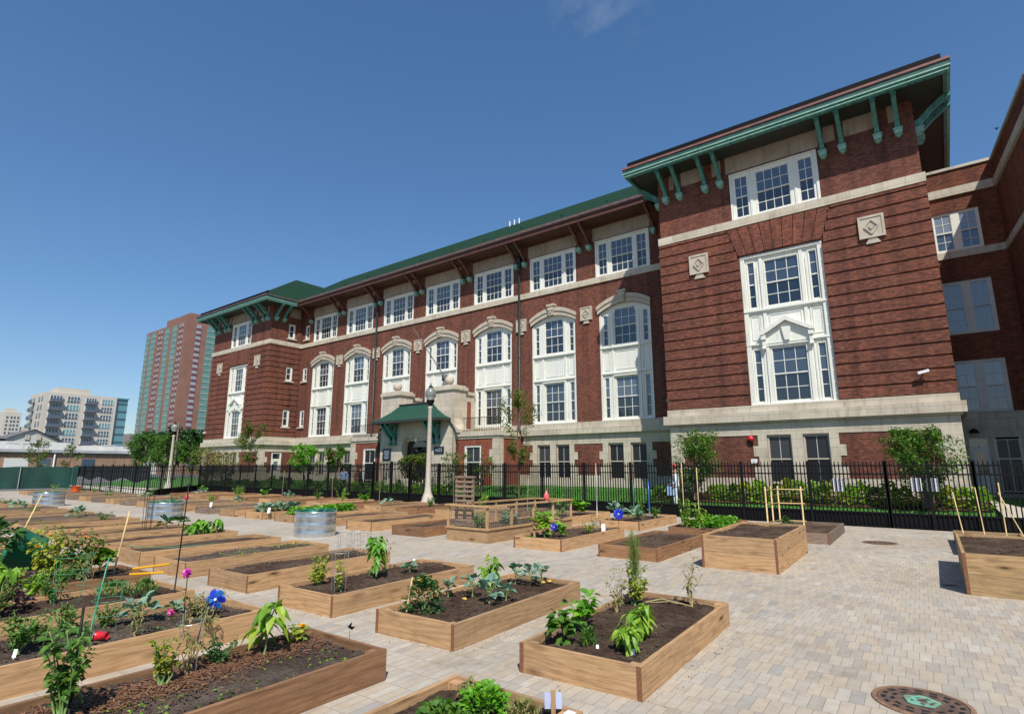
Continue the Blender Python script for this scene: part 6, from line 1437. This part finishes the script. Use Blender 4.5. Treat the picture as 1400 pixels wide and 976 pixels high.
mb = MB(); mb.box(-268, -250, 56, 78, 0, 28); mb.box(-262, -252, 60, 70, 28, 30.2); mb.build('block_wall', 'beige', T)
mb = MB(); mb.box(-266, -251, 78, 82, 0, 27.6); mb.box(-266.5, -250.4, 77.9, 82.3, 27.6, 28); mb.build('glass_corner', 'tealglass', T)
mb = MB(); mb.box(-252, -250.9, 78, 81.9, 3, 3.2)
for i in range(9): z = 2.4 + 2.9 * i; mb.box(-251, -250.8, 78.1, 82, z, z + .5)
mb.build('glass_corner_bands', 'dkglass', T)
for (y0, y1, kind) in ((57.6, 61.2, 'balc'), (62.6, 66.4, 'win'), (68.2, 71.5, 'balc'), (73.2, 76.8, 'win')):
    wmb, fmb, bmb = MB(), MB(), MB()
    for i in range(9):
        z = 1.2 + 2.95 * i; wmb.box(-250.1, -249.9, y0, y1, z, z + 2.1, 0 if (i * 7 + int(y0)) % 3 else 1)
        for k in range(5): yy = y0 + (y1 - y0) * k / 4; fmb.box(-250.0, -249.82, yy - .07, yy + .07, z, z + 2.1)
        if kind == 'balc': bmb.box(-249.9, -248.4, y0 - .3, y1 + .3, z - .2, z); bmb.box(-248.5, -248.4, y0 - .3, y1 + .3, z, z + 1.0)
        else: fmb.box(-250, -249.82, y0, y1, z + .9, z + 1.02)
    o = fmb.build('window_frames', 'white', T); wmb.build('window_glass', ['dkglass', 'tealglass'], o)
    if bmb.v: bmb.build('balconies', mat('dark_balcony_metal', (.09, .11, .14), .5), T)
wmb, bmb = MB(), MB()
for i in range(9):
    z = 1.2 + 2.95 * i
    for x in (-266.5, -263, -256.5, -253): wmb.box(x, x + 1.4, 55.9, 56.05, z, z + 1.8)
    bmb.box(-263.5, -260.5, 54.6, 56, z - .2, z); bmb.box(-263.5, -260.5, 54.6, 54.7, z, z + 1)
wmb.build('side_windows', 'dkglass', T); bmb.build('side_balconies', mat('dark_rail_metal', (.10, .12, .15), .5), T)
T = empty('white_tower', (-575, 110, 0), 'distant white residential tower at the left edge', 'building'); mb = MB(); mb.box(-590, -572, 105.5, 116, 0, 44); mb.box(-586, -575, 107, 113, 44, 47); mb.box(-590, -573, 116, 121, 0, 33); mb.build('tower_wall', 'beige', T)
mb = MB()
for i in range(13):
    z = 3 + 3 * i
    for y in (107, 109.5, 111.4, 113.6): mb.box(-572.1, -571.9, y, y + 1.2, z, z + 1.7)
mb.build('tower_windows', 'dkglass', T)
T = empty('distant_building', (-420, 135, 0), 'distant dark mid-rise between the beige block and brick tower', 'building'); mb = MB(); mb.box(-440, -412, 138, 160, 0, 23); mb.build('wall', mat('greybrown_wall', (.22, .19, .18), .9), T)
mb = MB()
for i in range(6):
    for y in np.arange(139, 158, 2.4): mb.box(-412.1, -411.9, y, y + 1.3, 3 + 3.3 * i, 5 + 3.3 * i)
mb.build('windows', 'palepanel', T)
# low brick building across the street
M['low_brick'] = brick_mat('tan_brick', (.36, .25, .17), (.29, .2, .135), (.3, .22, .16), bw=.6, rh=.2, ms=.02)
T = empty('low_brick_building', (-160, 45, 0), 'long low tan brick building with a flat white roof edge', 'building')
mb = MB(); mb.box(-195, -156, -10, 78, 0, 5.0); mb.build('wall', 'low_brick', T); mb = MB(); mb.box(-195.4, -155.6, -10.4, 78.4, 5.0, 5.6); mb.build('roof_edge', noisy('grey_roof_edge', (.42, .42, .42), (.3, .3, .31), .2, .7), T)
mb = MB(); mb.box(-155.9, -155.5, -10, 78, 4.75, 4.99); mb.build('gutter', 'dspout', T)
for y, w_, m_ in ((30, 4, 'greyframe'), (35.5, 2.2, 'dkglass'), (43.5, 2.4, 'dkglass'), (56, 3, 'greyframe'), (66, 2.4, 'dkglass')):
    mb = MB(); mb.box(-156.08, -155.9, y, y + w_, 1.6 if m_ != 'greyframe' else .1, 3.7); mb.build('window' if m_ == 'dkglass' else 'garage_door', m_, T)
mb = MB()
for y in (38.3, 60.5): mb.tube([(-155.7, y, 0), (-155.7, y, 5)], .16, 6)
mb.build('downpipe', 'plastic_white', T)
mb = MB()
for y in (31.5, 34.5, 49.5): mb.box(-165, -162, y, y + 1.8, 5.6, 7.0); mb.box(-165.1, -161.9, y - .1, y + 1.9, 7.0, 7.15)
mb.box(-180, -168, 26, 44, 5.6, 7.6); mb.box(-175, -165, 46, 70, 5.6, 7.0); mb.build('rooftop_units', 'greyframe', T)
T = empty('gabled_house', (-215, 44, 0), 'old white gabled house at left beyond the low brick building', 'building')
mb = MB(); mb.box(-228, -208, 39.5, 51.5, 0, 9.6); mb.add([(-208, 39.5, 9.6), (-208, 51.5, 9.6), (-208, 45.5, 12.4), (-228, 39.5, 9.6), (-228, 51.5, 9.6), (-228, 45.5, 12.4)], [(0, 1, 2), (3, 5, 4)]); mb.build('wall', noisy('grey_green_siding', (.50, .52, .45), (.42, .44, .38), .2, .8), T)
mb = MB(); mb.add([(-207.3, 38.8, 9.45), (-207.3, 45.5, 12.6), (-229, 45.5, 12.6), (-229, 38.8, 9.45), (-207.3, 52.2, 9.45), (-229, 52.2, 9.45)], [(0, 1, 2, 3), (1, 4, 5, 2)]); mb.add([(-206, 20, 9.6), (-206, 40, 9.6), (-228, 40, 12.2), (-228, 20, 12.2)], [(0, 1, 2, 3)]); mb.build('roof', mat('grey_shingle', (.13, .125, .13), .9), T)
mb = MB(); mb.box(-207.9, -207.7, 43.6, 44.7, 9.6, 10.9); mb.box(-207.9, -207.7, 46.2, 47.3, 9.6, 10.9); mb.box(-227, -208.2, 20, 34, 0, 9.5); mb.build('annex', 'stone_side', T)
# utility poles
for x, y, h, lb in ((-88, 35.5, 8.2, 'wooden utility pole with crossarm beside the far pavilion'),):
    e = empty('utility_pole', (x, y, 0), lb, 'utility pole'); mb = MB(); mb.tube([(0, 0, 0), (0, 0, h)], [.15, .11], 8); o = mb.build('pole', 'wood_grey'); o.parent = e
    mb = MB(); mb.bar((-.9, -.6, h - .5), (.9, .6, h - .5), .1); o = mb.build('crossarm', 'wood_grey'); o.parent = e

# ------------------------------------------------------------------ people behind the fence
def skin(name, joints, edges, mt, parent, sub=2):
    me = bpy.data.meshes.new(name); me.from_pydata([j[0] for j in joints], edges, []); o = bpy.data.objects.new(name, me); COL.objects.link(o)
    md = o.modifiers.new('s', 'SKIN'); 
    for i, j in enumerate(joints): r = j[1]; me.skin_vertices[0].data[i].radius = (r if isinstance(r, tuple) else (r, r)); me.skin_vertices[0].data[i].use_root = (i == 0)
    o.modifiers.new('sub', 'SUBSURF').levels = sub; bpy.context.view_layer.update()
    m2 = bpy.data.meshes.new_from_object(o.evaluated_get(bpy.context.evaluated_depsgraph_get())); bpy.data.objects.remove(o)
    m2.materials.clear(); m2.materials.append(M[mt] if isinstance(mt, str) else mt); m2.polygons.foreach_set('use_smooth', [True] * len(m2.polygons))
    o = bpy.data.objects.new(name, m2); COL.objects.link(o); o.parent = parent; return o
def person(x, y, z, rz, label, top, legs, cap=None, hair='cloth_black', bag=None):
    e = empty('person', (x, y, z), label, 'person'); e.rotation_euler.z = R(rz)
    J = [((0, 0, .95), (.15, .11)), ((0, 0, 1.15), (.135, .10)), ((0, 0, 1.36), (.17, .11)), ((0, -.01, 1.47), (.06, .06)), ((0, -.02, 1.58), (.075, .09)), ((0, -.02, 1.68), (.075, .09)),
         ((-.20, 0, 1.40), .055), ((-.26, -.02, 1.14), .043), ((-.24, -.2, .98), .034), ((-.23, -.26, .94), (.022, .04)), ((.20, 0, 1.40), .055), ((.27, 0, 1.14), .043), ((.28, -.1, .90), .034), ((.28, -.13, .83), (.022, .04)),
         ((-.10, 0, .88), .09), ((-.11, -.02, .50), .06), ((-.11, .03, .10), .042), ((-.11, -.12, .03), (.04, .03)), ((.10, 0, .88), .09), ((.11, -.08, .50), .06), ((.12, -.04, .10), .042), ((.12, -.19, .03), (.04, .03))]
    E_ = [(0, 1), (1, 2), (2, 3), (3, 4), (4, 5), (2, 6), (6, 7), (7, 8), (8, 9), (2, 10), (10, 11), (11, 12), (12, 13), (0, 14), (14, 15), (15, 16), (16, 17), (0, 18), (18, 19), (19, 20), (20, 21)]
    skin('body', J, E_, 'skin', e)
    skin('shirt', [((0, 0, .78), (.20, .16)), ((0, 0, 1.0), (.175, .14)), ((0, 0, 1.36), (.195, .13)), ((0, 0, 1.46), (.09, .08)), ((-.215, 0, 1.39), .078), ((-.28, -.02, 1.12), .066), ((-.25, -.18, .99), .056), ((.215, 0, 1.39), .078), ((.29, 0, 1.12), .066), ((.295, -.1, .93), .056)], [(0, 1), (1, 2), (2, 3), (2, 4), (4, 5), (5, 6), (2, 7), (7, 8), (8, 9)], top, e)
    skin('trousers', [((0, 0, .93), (.165, .125)), ((-.10, 0, .84), .105), ((-.11, -.02, .50), .08), ((-.11, .03, .14), .068), ((.10, 0, .84), .105), ((.11, -.08, .50), .08), ((.12, -.04, .14), .068)], [(0, 1), (1, 2), (2, 3), (0, 4), (4, 5), (5, 6)], legs, e)
    mb = MB()
    for s in (-1, 1): mb.sphere((s * .032, -.103, 1.645), .011, 8)
    o = mb.build('eyes', 'cloth_black', None, True); o.parent = e
    mb = MB(); mb.prism([(-.013, 1.6), (.013, 1.6), (.006, 1.65), (-.006, 1.65)], -.135, -.10); mb.box(-.025, .025, -.115, -.10, 1.565, 1.572); o = mb.build('nose_and_mouth', 'skin'); o.parent = e
    mb = MB(); mb.sphere((0, .005, 1.69), .108, 14, 0, .9); o = mb.build('hair', hair, None, True); o.parent = e
    if cap: mb = MB(); mb.sphere((0, .0, 1.715), .118, 14, 0, .75); mb.lathe([(.12, 0), (.17, -.012), (.17, -.02), (.11, -.01)], (0, -.07, 1.70), 14); o = mb.build('cap', cap, None, True); o.parent = e
    for sx, p in ((-1, (-.23, -.26, .94)), (1, (.28, -.13, .83))):   # hands with fingers
        mb = MB()
        for k in range(4): q = Vector(p) + Vector(((k - 1.5) * .017, -.02, -.03)); mb.tube([q, q + Vector((0, -.02, -.04)), q + Vector((0, .0, -.07 + .006 * abs(k - 1.5)))], [.009, .008, .006], 6)
        q = Vector(p) + Vector((-sx * .035, -.01, 0)); mb.tube([q, q + Vector((-sx * .015, -.02, -.03)), q + Vector((-sx * .005, -.03, -.055))], [.010, .009, .007], 6)
        o = mb.build('fingers', 'skin', None, True); o.parent = e
    mb = MB()
    for s in (-1, 1): mb.box(s * .115 - .05, s * .115 + .05, -.2 if s < 0 else -.27, .07 if s < 0 else 0, 0, .08)
    o = mb.build('shoes', 'cloth_white', None); o.parent = e
    return e
person(-9.2, 23.4, .10, -70, 'person in loose white clothes and a red cap walking behind the fence', 'cloth_white', 'cloth_white', 'plastic_red')
e = empty('shoulder_bag', (-9.33, 23.15, .62), 'pale blue bag carried by the person in white', 'bag'); mb = MB(); mb.box(-.16, .16, -.05, .05, 0, .36); mb.tube([(-.12, 0, .36), (-.05, .02, .62), (.05, .02, .62), (.12, 0, .36)], .012, 6); o = mb.build('bag_body', 'cloth_blue'); o.parent = e; e.rotation_euler.z = R(25)
person(-32.2, 23.6, 0.05, 20, 'person in a light blue shirt behind the fence left of the porch', 'cloth_blue', 'cloth_black')
person(-31.1, 24.1, 0.08, -40, 'person in dark clothes beside the person in light blue', 'cloth_black', 'cloth_black')
# a bird in the sky by the wing
e = empty('flying_bird', (4.48, 40, 20.84), 'small dark bird flying near the top of the wing', 'bird'); mb = MB(); mb.tube([(0, -.14, 0), (0, -.08, .0), (0, .02, 0), (0, .1, 0), (0, .16, -.01)], [.008, .035, .045, .025, .01], 8)
mb.add([(-.02, -.05, .02), (-.13, .0, .10), (-.10, .07, .07), (-.02, .06, .02), (.02, -.05, .02), (.13, .0, .10), (.10, .07, .07), (.02, .06, .02)], [(0, 1, 2, 3), (4, 7, 6, 5)]); o = mb.build('bird_body', 'black'); o.parent = e
